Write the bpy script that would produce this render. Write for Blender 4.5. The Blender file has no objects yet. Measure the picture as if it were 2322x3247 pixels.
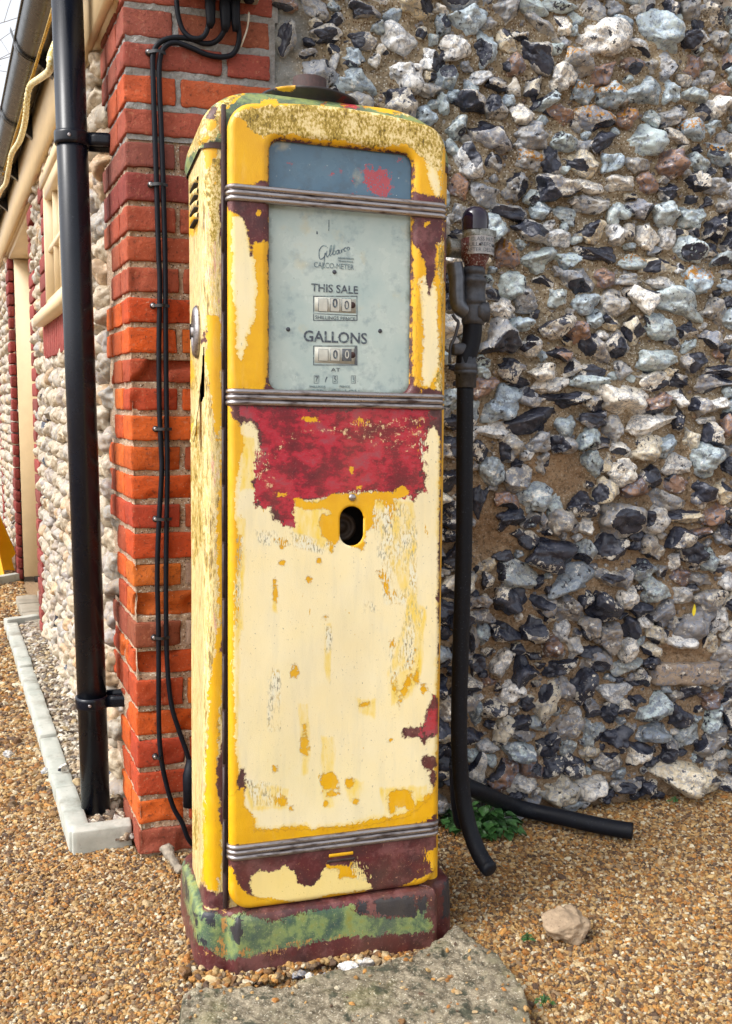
import bpy, math, random
import numpy as np
from mathutils import Matrix, Vector
rnd = random.Random(7)
RS = np.random.RandomState(11)
SC = bpy.context.scene
COL = SC.collection

# ------------------------------------------------------------------ camera model (pixel sizes of the full photograph)
H = 1.12; FPX = 3000.0; CX, CY = 1161.0, 1623.5
PITCH = math.atan((1623.5 - 1287) / FPX); ROLL = .0078
_r0 = np.array([1, 0, 0.]); _u0 = np.array([0, math.sin(PITCH), math.cos(PITCH)]); FWD = np.array([0, math.cos(PITCH), -math.sin(PITCH)])
RIGHT = math.cos(ROLL) * _r0 + math.sin(ROLL) * _u0; UP = -math.sin(ROLL) * _r0 + math.cos(ROLL) * _u0
CAM = np.array([0, 0, H])
def ray(x, y): return FWD + RIGHT * (x - CX) / FPX - UP * (y - CY) / FPX
def G(x, y, z=0.0):
    d = ray(x, y); return CAM + d * ((z - H) / d[2])
def proj(P):
    v = np.asarray(P, float) - CAM; z = v @ FWD
    return np.stack([CX + FPX * (v @ RIGHT) / z, CY - FPX * (v @ UP) / z], -1)
def onplane(x, y, P0, n):
    d = ray(x, y); return CAM + d * (((P0 - CAM) @ n) / (d @ n))

class Frame:
    """a local frame: o + u*x + v*y + w*z"""
    def __init__(s, o, M): s.o = np.array(o, float); s.M = np.array(M, float)
    def world(s, p): return s.o + np.asarray(p, float) @ s.M.T
    def local(s, P): return (np.asarray(P, float) - s.o) @ s.M
    def px(s, x, y, v=0.0):       # point of the plane y_local = v seen at a photo pixel -> local coords
        n = s.M[:, 1]; return s.local(onplane(x, y, s.o + n * v, n))
    def mat(s):
        m = Matrix.Identity(4)
        for i in range(3):
            for j in range(3): m[i][j] = s.M[i, j]
            m[i][3] = s.o[i]
        return m
PUMP = Frame([-0.26233, 1.75627, 0.], [[0.95230955, -0.30513356, 0.0001786], [0.30481571, 0.95135395, 0.04507859], [-0.0139249, -0.0428743, 0.99898343]])
PW = 0.441
_a = math.radians(15.5)
PB = np.array([-.562, 2.254, 0])                      # foot of the brick quoin's corner
WALL = Frame(PB, np.stack([[math.cos(_a), math.sin(_a), 0], [-math.sin(_a), math.cos(_a), 0], [0, 0, 1]], 1))
_fd = np.array([-1.693 + .684, 4.841 - 2.577, 0]); _fd /= np.linalg.norm(_fd)
_fn = np.array([-_fd[1], _fd[0], 0])                  # out of the side wall (towards the left)
# side wall: x = along the wall away from the corner, y = INTO the wall, z = up ; the plane passes through PB
SIDE = Frame(PB, np.stack([_fd, -_fn, [0, 0, 1]], 1))

# ------------------------------------------------------------------ numpy noise
_perm = np.random.RandomState(3).rand(64, 64, 64).astype(np.float32)
def vnoise(p):
    p = np.asarray(p, float); i = np.floor(p).astype(int); f = p - i; f = f * f * (3 - 2 * f); i &= 63; j = (i + 1) & 63
    def c(a, b, d): return _perm[a, b, d]
    x0, y0, z0 = i[..., 0], i[..., 1], i[..., 2]; x1, y1, z1 = j[..., 0], j[..., 1], j[..., 2]
    fx, fy, fz = f[..., 0], f[..., 1], f[..., 2]
    a = c(x0, y0, z0) * (1 - fx) + c(x1, y0, z0) * fx; b = c(x0, y1, z0) * (1 - fx) + c(x1, y1, z0) * fx
    e = c(x0, y0, z1) * (1 - fx) + c(x1, y0, z1) * fx; g = c(x0, y1, z1) * (1 - fx) + c(x1, y1, z1) * fx
    return ((a * (1 - fy) + b * fy) * (1 - fz) + (e * (1 - fy) + g * fy) * fz) * 2 - 1
def fbm(p, o=4):
    r = 0; a = 1.; t = 0
    for k in range(o): r = r + a * vnoise(np.asarray(p) * 2 ** k + 17.3 * k); t += a; a *= .5
    return r / t

# ------------------------------------------------------------------ mesh helpers
def mesh_np(name, V, F, attrs=None, smooth=True):
    """V (n,3); F list of (m,k) int arrays (k=3 or 4)"""
    me = bpy.data.meshes.new(name)
    V = np.asarray(V, np.float32); Fs = [np.asarray(f, np.int32) for f in F if len(f)]
    me.vertices.add(len(V)); me.vertices.foreach_set('co', V.ravel())
    li = np.concatenate([f.ravel() for f in Fs]); tot = np.concatenate([np.full(len(f), f.shape[1], np.int32) for f in Fs])
    me.loops.add(len(li)); me.loops.foreach_set('vertex_index', li)
    me.polygons.add(len(tot)); me.polygons.foreach_set('loop_start', np.concatenate([[0], np.cumsum(tot)[:-1]]).astype(np.int32))
    me.polygons.foreach_set('use_smooth', np.full(len(tot), bool(smooth)))
    me.update(calc_edges=True); me.validate()
    for k, a in (attrs or {}).items():
        a = np.asarray(a, np.float32)
        if a.ndim == 1:
            at = me.attributes.new(k, 'FLOAT', 'POINT'); at.data.foreach_set('value', a)
        else:
            if a.shape[1] == 3: a = np.concatenate([a, np.ones((len(a), 1), np.float32)], 1)
            at = me.attributes.new(k, 'FLOAT_COLOR', 'POINT'); at.data.foreach_set('color', a.ravel())
    return me
class MB:
    def __init__(s): s.V = []; s.F4 = []; s.F3 = []; s.n = 0; s.A = {}
    def add(s, V, F4=None, F3=None, **at):
        V = np.asarray(V, float)
        if F4 is not None and len(F4): s.F4.append(np.asarray(F4) + s.n)
        if F3 is not None and len(F3): s.F3.append(np.asarray(F3) + s.n)
        for k, a in at.items():
            a = np.asarray(a, float)
            if a.ndim == 0: a = np.full(len(V), float(a))
            if a.ndim == 1 and len(a) == 3 and len(V) != 3: a = np.tile(a, (len(V), 1))
            s.A.setdefault(k, []).append(a)
        s.V.append(V); s.n += len(V); return s
    def arrays(s):
        F = []
        if s.F4: F.append(np.concatenate(s.F4))
        if s.F3: F.append(np.concatenate(s.F3))
        return np.concatenate(s.V), F, {k: np.concatenate(a) for k, a in s.A.items()}
    def grid(s, P, cu=False, cv=False, **at):
        """P (n,m,3) grid of points"""
        n, m = P.shape[:2]; I = np.arange(n * m).reshape(n, m)
        a = I if not cu else np.concatenate([I, I[:1]], 0)
        if cv: a = np.concatenate([a, a[:, :1]], 1)
        F = np.stack([a[:-1, :-1], a[1:, :-1], a[1:, 1:], a[:-1, 1:]], -1).reshape(-1, 4)
        return s.add(P.reshape(-1, 3), F, **at)
    def tube(s, pts, r, n=12, cap=True, **at):
        pts = np.asarray(pts, float); k = len(pts); r = np.broadcast_to(np.asarray(r, float), (k,))
        T = np.gradient(pts, axis=0); T /= np.linalg.norm(T, axis=1)[:, None] + 1e-12
        ref = np.array([0, 0, 1.]) if abs(T[0][2]) < .9 else np.array([1., 0, 0])
        N = np.cross(T[0], ref); N /= np.linalg.norm(N); rings = []
        for i in range(k):
            N = N - T[i] * (N @ T[i]); N /= np.linalg.norm(N); B = np.cross(T[i], N)
            a = np.linspace(0, 2 * math.pi, n, endpoint=False)
            rings.append(pts[i] + r[i] * (np.cos(a)[:, None] * N + np.sin(a)[:, None] * B))
        P = np.stack(rings)
        if cap:
            P = np.concatenate([np.broadcast_to(pts[0], (1, n, 3)), P, np.broadcast_to(pts[-1], (1, n, 3))])
        return s.grid(P, cv=True, **at)
    def lathe(s, o, axis, prof, n=24, **at):
        """prof: list of (radius, height along axis)"""
        ax = np.asarray(axis, float); ax /= np.linalg.norm(ax); ref = np.array([0, 0, 1.]) if abs(ax[2]) < .9 else np.array([1., 0, 0])
        N = np.cross(ax, ref); N /= np.linalg.norm(N); B = np.cross(ax, N); a = np.linspace(0, 2 * math.pi, n, endpoint=False)
        P = np.stack([np.asarray(o, float) + ax * h + max(rr, 1e-5) * (np.cos(a)[:, None] * N + np.sin(a)[:, None] * B) for rr, h in prof])
        return s.grid(P, cv=True, **at)
    def rbox(s, c, size, r=.003, M=None, seg=(4, 4, 4), noise=0., ns=40., seed=0., **at):
        """rounded box; M columns = axes"""
        V, F = cube_grid(*seg); hs = np.asarray(size, float) / 2; r = min(r, hs.min() * .98)
        p = V * hs; inner = np.clip(p, -(hs - r), hs - r); d = p - inner; L = np.linalg.norm(d, axis=1)[:, None]
        nrm = d / np.maximum(L, 1e-9); q = inner + nrm * r
        q = np.where(L > 1e-9, q, p)
        if noise: q = q + (q / (np.linalg.norm(q, axis=1)[:, None] + 1e-9)) * (fbm(q * ns + seed * 13.7, 3) * noise)[:, None]
        if M is not None: q = q @ np.asarray(M).T
        return s.add(q + np.asarray(c, float), F, **at)
_cg = {}
def cube_grid(a, b, c):
    k = (a, b, c)
    if k in _cg: return _cg[k]
    idx = {}; V = []; F = []
    def vid(i, j, l):
        if (i, j, l) not in idx:
            idx[(i, j, l)] = len(V)
            V.append((2 * i / a - 1, 2 * j / b - 1, 2 * l / c - 1))
        return idx[(i, j, l)]
    for j in range(b):
        for l in range(c):
            F.append([vid(0, j, l), vid(0, j, l + 1), vid(0, j + 1, l + 1), vid(0, j + 1, l)]); F.append([vid(a, j, l), vid(a, j + 1, l), vid(a, j + 1, l + 1), vid(a, j, l + 1)])
    for i in range(a):
        for l in range(c):
            F.append([vid(i, 0, l), vid(i + 1, 0, l), vid(i + 1, 0, l + 1), vid(i, 0, l + 1)]); F.append([vid(i, b, l), vid(i, b, l + 1), vid(i + 1, b, l + 1), vid(i + 1, b, l)])
    for i in range(a):
        for j in range(b):
            F.append([vid(i, j, 0), vid(i, j + 1, 0), vid(i + 1, j + 1, 0), vid(i + 1, j, 0)]); F.append([vid(i, j, c), vid(i + 1, j, c), vid(i + 1, j + 1, c), vid(i, j + 1, c)])
    # even spacing, but pull the outermost loops towards the edges so that roundings are crisp
    Va = np.array(V, float)
    for ax, n in enumerate((a, b, c)):
        if n >= 4:
            x = Va[:, ax]; t = 1 - 2 / n
            Va[:, ax] = np.where(np.abs(x) > t + 1e-6, x, x / t * .94)
    _cg[k] = (Va, np.array(F)); return _cg[k]
_ico = {}
def ico(sub):
    if sub in _ico: return _ico[sub]
    t = (1 + 5 ** .5) / 2
    V = [(-1, t, 0), (1, t, 0), (-1, -t, 0), (1, -t, 0), (0, -1, t), (0, 1, t), (0, -1, -t), (0, 1, -t), (t, 0, -1), (t, 0, 1), (-t, 0, -1), (-t, 0, 1)]
    F = [(0, 11, 5), (0, 5, 1), (0, 1, 7), (0, 7, 10), (0, 10, 11), (1, 5, 9), (5, 11, 4), (11, 10, 2), (10, 7, 6), (7, 1, 8), (3, 9, 4), (3, 4, 2), (3, 2, 6), (3, 6, 8), (3, 8, 9), (4, 9, 5), (2, 4, 11), (6, 2, 10), (8, 6, 7), (9, 8, 1)]
    V = [np.array(v) / np.linalg.norm(v) for v in V]
    for _ in range(sub):
        m = {}; N = []
        def mid(a, b):
            k = (min(a, b), max(a, b))
            if k not in m:
                p = V[a] + V[b]; V.append(p / np.linalg.norm(p)); m[k] = len(V) - 1
            return m[k]
        for a, b, c in F:
            x, y, z = mid(a, b), mid(b, c), mid(c, a); N += [(a, x, z), (b, y, x), (c, z, y), (x, y, z)]
        F = N
    _ico[sub] = (np.array(V), np.array(F)); return _ico[sub]

def make(name, data, mat, parent=None, frame=None, smooth=True, **props):
    """data: MB or (V,F,attrs)"""
    V, F, A = data.arrays() if isinstance(data, MB) else data
    me = mesh_np(name, V, F, A, smooth)
    for m in (mat if isinstance(mat, (list, tuple)) else [mat]): me.materials.append(m)
    o = bpy.data.objects.new(name, me); COL.objects.link(o)
    if parent is not None: o.parent = parent
    if frame is not None: o.matrix_world = frame.mat()
    for k, v in props.items(): o[k] = v
    return o
def empty(name, frame=None, loc=None, **props):
    o = bpy.data.objects.new(name, None); COL.objects.link(o); o.empty_display_size = .05
    if frame is not None: o.matrix_world = frame.mat()
    if loc is not None: o.location = loc
    for k, v in props.items(): o[k] = v
    return o
def bevel(o, w=.002, seg=2):
    m = o.modifiers.new('Bevel', 'BEVEL'); m.width = w; m.segments = seg; m.limit_method = 'ANGLE'; return o
def catmull(pts, n=8):
    P = np.asarray(pts, float); P = np.concatenate([[2 * P[0] - P[1]], P, [2 * P[-1] - P[-2]]]); out = []
    for i in range(1, len(P) - 2):
        for t in np.linspace(0, 1, n, endpoint=False):
            a, b, c, d = P[i - 1], P[i], P[i + 1], P[i + 2]
            out.append(.5 * ((2 * b) + (-a + c) * t + (2 * a - 5 * b + 4 * c - d) * t * t + (-a + 3 * b - 3 * c + d) * t ** 3))
    out.append(P[-2]); return np.array(out)
def sd_poly(X, Y, poly):
    """signed distance, positive inside"""
    P = np.asarray(poly, float); n = len(P); d2 = np.full(X.shape, 1e18); ins = np.zeros(X.shape, bool)
    for i in range(n):
        ax, ay = P[i]; bx, by = P[(i + 1) % n]; ex, ey = bx - ax, by - ay; wx, wy = X - ax, Y - ay
        t = np.clip((wx * ex + wy * ey) / (ex * ex + ey * ey + 1e-12), 0, 1); d2 = np.minimum(d2, (wx - ex * t) ** 2 + (wy - ey * t) ** 2)
        cond = ((ay > Y) != (by > Y)) & (X < (bx - ax) * (Y - ay) / (by - ay + 1e-12) + ax); ins ^= cond
    return np.where(ins, 1, -1) * np.sqrt(d2)
def sd_ell(X, Y, cx, cy, a, b, ang=0):
    c, s_ = math.cos(math.radians(ang)), math.sin(math.radians(ang)); x = (X - cx) * c + (Y - cy) * s_; y = -(X - cx) * s_ + (Y - cy) * c
    k = np.sqrt((x / a) ** 2 + (y / b) ** 2); return (1 - k) * min(a, b)
def sd_rrect(x, y, cx, cy, hx, hy, r):
    """negative inside"""
    qx = np.abs(x - cx) - (hx - r); qy = np.abs(y - cy) - (hy - r)
    return np.sqrt(np.maximum(qx, 0) ** 2 + np.maximum(qy, 0) ** 2) + np.minimum(np.maximum(qx, qy), 0) - r

# ------------------------------------------------------------------ materials
class NT:
    def __init__(s, name):
        s.m = bpy.data.materials.new(name); s.m.use_nodes = True; s.t = s.m.node_tree; s.N = s.t.nodes; s.L = s.t.links
        s.N.clear(); s.out = s.N.new('ShaderNodeOutputMaterial'); s.b = s.N.new('ShaderNodeBsdfPrincipled'); s.L.new(s.b.outputs[0], s.out.inputs[0]); s._tc = None
    def set(s, k, v):
        i = s.b.inputs[k]
        if hasattr(v, 'is_linked') or isinstance(v, bpy.types.NodeSocket): s.L.new(v, i)
        else: i.default_value = (*v, 1) if isinstance(v, tuple) and len(v) == 3 else v
        return s
    def _in(s, sock, v):
        if isinstance(v, bpy.types.NodeSocket): s.L.new(v, sock)
        elif isinstance(v, (tuple, list)) and len(v) == 3 and sock.type == 'RGBA': sock.default_value = (*v, 1)
        else: sock.default_value = v
    def obj(s):
        if s._tc is None: s._tc = s.N.new('ShaderNodeTexCoord')
        return s._tc.outputs['Object']
    def attr(s, name, col=False, inst=False):
        n = s.N.new('ShaderNodeAttribute'); n.attribute_name = name
        if inst: n.attribute_type = 'INSTANCER'
        return n.outputs['Color' if col else 'Fac']
    def map(s, scale=(1, 1, 1), off=None, vec=None):
        n = s.N.new('ShaderNodeMapping'); s.L.new(vec or s.obj(), n.inputs['Vector']); n.inputs['Scale'].default_value = scale
        if off is not None: s._in(n.inputs['Location'], off)
        return n.outputs[0]
    def noise(s, scale, vec=None, detail=4, rough=.6, dist=0., color=False):
        n = s.N.new('ShaderNodeTexNoise'); s.L.new(vec or s.obj(), n.inputs['Vector']); n.inputs['Scale'].default_value = scale; n.inputs['Detail'].default_value = detail; n.inputs['Roughness'].default_value = rough; n.inputs['Distortion'].default_value = dist
        return n.outputs['Color' if color else 0]
    def vor(s, scale, vec=None, feat='F1', out=0):
        n = s.N.new('ShaderNodeTexVoronoi'); n.feature = feat; s.L.new(vec or s.obj(), n.inputs['Vector']); n.inputs['Scale'].default_value = scale
        return n.outputs[out]
    def math(s, op, a, b=0., c=None, clamp=False):
        n = s.N.new('ShaderNodeMath'); n.operation = op; n.use_clamp = clamp; s._in(n.inputs[0], a); s._in(n.inputs[1], b)
        if c is not None: s._in(n.inputs[2], c)
        return n.outputs[0]
    def step(s, v, lo, hi, a=0., b=1.):
        n = s.N.new('ShaderNodeMapRange'); s._in(n.inputs[0], v); n.inputs[1].default_value = lo; n.inputs[2].default_value = hi; n.inputs[3].default_value = a; n.inputs[4].default_value = b
        return n.outputs[0]
    def mix(s, f, a, b, mode='MIX'):
        n = s.N.new('ShaderNodeMix'); n.data_type = 'RGBA'; n.blend_type = mode; s._in(n.inputs[0], f); s._in(n.inputs[6], a); s._in(n.inputs[7], b)
        return n.outputs[2]
    def ramp(s, f, stops, const=False):
        n = s.N.new('ShaderNodeValToRGB'); r = n.color_ramp; r.interpolation = 'CONSTANT' if const else 'LINEAR'
        while len(r.elements) > 1: r.elements.remove(r.elements[0])
        r.elements[0].position = stops[0][0]; r.elements[0].color = (*stops[0][1], 1)
        for p, c in stops[1:]:
            e = r.elements.new(p); e.color = (*c, 1)
        s._in(n.inputs[0], f); return n.outputs[0]
    def bump(s, h, strength=.5, dist=.001, normal=None):
        n = s.N.new('ShaderNodeBump'); n.inputs['Strength'].default_value = strength; n.inputs['Distance'].default_value = dist; s._in(n.inputs['Height'], h)
        if normal is not None: s.L.new(normal, n.inputs['Normal'])
        s.L.new(n.outputs[0], s.b.inputs['Normal']); return n.outputs[0]
def srgb(r, g, b): return tuple((c / 255 / 12.92) if c / 255 <= .04045 else ((c / 255 + .055) / 1.055) ** 2.4 for c in (r, g, b))
def simple(name, col, rough=.5, metal=0., var=.25, scale=30., bump=.2, bd=.001, spec=.5, speck=None):
    t = NT(name); n = t.noise(scale, detail=5); c = t.mix(t.step(n, .3, .7), tuple(x * (1 - var) for x in col), tuple(min(1, x * (1 + var)) for x in col))
    if speck: c = t.mix(t.step(t.noise(scale * 6, detail=3), speck[1], speck[1] + .04), c, speck[0])
    t.set('Base Color', c).set('Roughness', t.step(n, .3, .7, rough * .85, min(1, rough * 1.15))).set('Metallic', metal).set('Specular IOR Level', spec)
    if bump: t.bump(t.noise(scale * 3, detail=4), bump, bd)
    return t.m
# ================================================================== PUMP PAINT
LAYERS = ('cream', 'streak', 'olive', 'maroon', 'crimson', 'green', 'black', 'top', 'chip', 'rust')
def paint_material():
    t = NT('peeling_pump_paint'); o = t.obj()
    n1 = t.noise(22, detail=3); n2 = t.noise(95, detail=3); n3 = t.noise(420, detail=3); ns = t.noise(300, t.map((1, 1, .3)), detail=4)
    def c(n, a): return t.math('MULTIPLY', t.math('SUBTRACT', n, .5), a)
    J = t.math('ADD', t.math('ADD', c(n1, 26), c(n2, 34)), c(n3, 14))
    J = t.math('ADD', J, t.math('MULTIPLY', t.attr('rough'), c(ns, 130)))
    def mask(k, extra=None):
        v = t.math('ADD', t.attr('L_' + k), J if extra is None else t.math('ADD', J, extra)); return t.step(v, -.7, .7)
    yel = t.mix(t.step(n1, .3, .7), (.78, .43, .004), (.70, .35, .003))
    yel = t.mix(t.step(t.noise(60, t.map((1, 1, .25), (3, 1, 2))), .55, .75, 0, .35), yel, (.75, .50, .13))
    yel = t.mix(t.step(t.noise(150, t.map((1, 1, .4), (7, 1, 2)), detail=5), .70, .72, 0, .8), yel, (.16, .07, .025))
    pit = t.step(t.noise(230, t.map((1, 1, .6), (3, 3, 3)), detail=5, rough=.7), .64, .66)
    cre = t.mix(t.step(t.noise(9, detail=3), .35, .65), (.87, .74, .42), (.85, .75, .48))
    cre = t.mix(t.step(t.noise(40, t.map((1, 1, .15), (0, 5, 0)), detail=4), .5, .75, 0, .6), cre, (.70, .63, .42))
    cre = t.mix(t.math('MULTIPLY', pit, t.step(t.noise(14, t.map((1, 1, .5), (9, 3, 3))), .38, .55)), cre, (.20, .18, .13))
    cre = t.mix(t.step(t.noise(70, t.map((1, 1, .35), (5, 9, 1)), detail=5, rough=.7), .66, .675), cre, (.66, .38, .01))
    r = t.attr('rough'); ed = t.math('ADD', t.attr('L_cream'), t.math('ADD', c(n1, 30), c(n2, 30))); cre = t.mix(t.step(ed, 2., 13., .55, 0.), cre, (.84, .60, .10)); rb_ = t.math('ADD', t.attr('rub'), t.math('ADD', c(n1, .7), c(t.noise(55, t.map((1, 1, .22), (3, 9, 3)), detail=5, rough=.65), 2.6))); cre = t.mix(t.step(rb_, .45, 1.35, 0, .9), cre, (.83, .58, .045)); cre = t.mix(t.step(t.noise(4.5, t.map((1, 1, 1), (2, 6, 2)), detail=3), .5, .7, 0, .35), cre, (.80, .70, .34))
    rm = t.noise(42, t.map((1, 1, .35), (2, 6, 2)), detail=5, rough=.65); cre = t.mix(t.math('MULTIPLY', t.step(r, .2, .8), t.step(rm, .45, .6)), cre, (.80, .76, .58)); cre = t.mix(t.math('MULTIPLY', t.step(r, .2, .8), t.math('MULTIPLY', t.step(ns, .51, .56, 0, .9), t.step(rm, .40, .6))), cre, t.mix(t.step(n1, .45, .55), (.58, .38, .04), (.20, .17, .10)))
    st = t.noise(11, t.map((10, 10, 1.6)), detail=7, rough=.7); st = t.math('ADD', t.math('MULTIPLY', t.math('SUBTRACT', st, .5), 1.35), .5); sf = t.noise(30, t.map((9, 9, 1.4), (4, 4, 4)), detail=6, rough=.75)
    stc = t.ramp(st, [(.33, (.20, .13, .04)), (.40, (.50, .34, .07)), (.45, (.78, .64, .32)), (.485, (.56, .42, .14)), (.505, (.82, .70, .42)), (.55, (.74, .50, .07)), (.59, (.50, .38, .20)), (.62, (.80, .66, .38)), (.68, (.62, .30, .20))])
    stc = t.mix(t.step(sf, .55, .59, 0, .6), stc, (.80, .70, .45)); stc = t.mix(t.step(sf, .45, .42, 0, .75), stc, (.34, .24, .09))
    om = t.math('ADD', t.math('MULTIPLY', t.noise(210, t.map((1, 1, .6), (1, 2, 3)), detail=4, rough=.7), .55), t.math('MULTIPLY', t.noise(26, t.map((1, 1, .8), (1, 2, 3)), detail=5, rough=.65), .45))
    olc = t.ramp(om, [(.40, (.12, .08, .012)), (.455, (.30, .20, .018)), (.50, (.48, .34, .06)), (.535, (.74, .58, .26)), (.62, (.82, .70, .40))])
    mar = t.mix(t.step(n1, .35, .65), (.105, .018, .020), (.055, .020, .022)); mar = t.mix(t.step(t.noise(16, t.map((1, 1, 1), (7, 2, 2)), detail=5, rough=.7), .50, .62, 0, .7), mar, (.20, .075, .075)); mar = t.mix(t.step(n2, .6, .72, 0, .5), mar, (.22, .10, .085))
    mar = t.mix(t.step(t.noise(180, t.map((1, 1, 1), (2, 2, 9)), detail=5, rough=.75), .62, .66, 0, .85), mar, t.mix(n1, (.55, .38, .16), (.40, .09, .10)))
    big = t.noise(13, t.map((1, 1, 1.6), (3, 3, 6)), detail=5, rough=.7); cri = t.ramp(big, [(.36, (.12, .010, .016)), (.46, (.20, .010, .020)), (.53, (.44, .014, .034)), (.62, (.32, .05, .07))]); cri = t.mix(t.step(n3, .62, .68, 0, .5), cri, (.5, .14, .14)); cri = t.mix(t.math('MULTIPLY', t.attr('rough'), t.step(t.noise(75, t.map((1, 1, 1), (9, 1, 1)), detail=6, rough=.75), .56, .60)), cri, (.72, .52, .28))
    gr = t.ramp(t.noise(28, t.map((1, 1, 1), (2, 8, 1)), detail=5, rough=.65), [(.30, (.035, .075, .075)), (.45, (.085, .14, .075)), (.55, (.20, .27, .10)), (.70, (.24, .24, .05))])
    gr = t.mix(t.step(n3, .62, .66, 0, .7), gr, (.42, .38, .22))
    blk = t.mix(n2, (.012, .014, .022), (.03, .03, .04))
    ru = t.mix(n2, (.36, .10, .02), (.50, .33, .10))
    col = yel; hh = None
    for k, cc, hgt in (('cream', cre, .35), ('streak', stc, .3), ('olive', olc, .2), ('maroon', mar, -.5), ('crimson', cri, -.3), ('green', gr, .2), ('black', blk, .25), ('top', cre, .35), ('chip', yel, -.35), ('rust', ru, -.2)):
        if k in ('maroon', 'crimson', 'chip'): pre = t.math('ADD', t.attr('L_' + k), J)
        m = mask(k, t.math('ADD', c(t.noise(30, detail=6, rough=.75), 90), c(ns, 40)) if k == 'crimson' else t.math('MULTIPLY', t.attr('rough'), c(t.noise(60, t.map((1, 1, 1), (6, 6, 6)), detail=5, rough=.7), 90)) if k == 'maroon' else None); col = t.mix(m, col, cc)
        if k in ('maroon', 'chip'): col = t.mix(t.math('MULTIPLY', t.math('SUBTRACT', 1., m), t.step(pre, -5., -1., 0, .5 if k == 'maroon' else .22)), col, (.22, .09, .025))
        x = t.math('MULTIPLY', m, hgt); hh = x if hh is None else t.math('ADD', t.math('MULTIPLY', hh, t.math('SUBTRACT', 1., m)), x)
    # grime: real dirt held in the paint, everywhere
    col = t.mix(t.step(t.noise(5, t.map((1, 1, .5), (8, 8, 8)), detail=6), .45, .75, 0, .18), col, (.30, .22, .12))
    t.set('Base Color', col); t.set('Roughness', t.step(n2, .3, .7, .34, .55)).set('Specular IOR Level', .45)
    h = t.math('ADD', t.math('MULTIPLY', hh, 1.3), t.math('ADD', c(n3, .35), t.math('ADD', c(n2, .25), c(om, .3))))
    t.bump(h, .85, .0016); return t.m
PAINT = paint_material()
def Z(off, sc, *pts): return [(off[0] + x / sc, off[1] + y / sc) for x, y in pts]
R2 = ((500, 180), 1.624); R4 = ((580, 1200), 1.804); R5 = ((580, 1900), 1.804); R7 = ((550, 2500), 1.412); RB = ((550, 2550), 4.128); RG = ((450, 0), 2.165); RS_ = ((560, 350), 5.68); RK = ((560, 1000), 5.68)
def poly(k, reg, *pts): return (k, 'p', Z(*reg, *pts))
def ell(k, reg, *es): return [(k, 'e', reg[0][0] + e[0] / reg[1], reg[0][1] + e[1] / reg[1], e[2] / reg[1], e[3] / reg[1], e[4] if len(e) > 4 else 0) for e in es]
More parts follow.
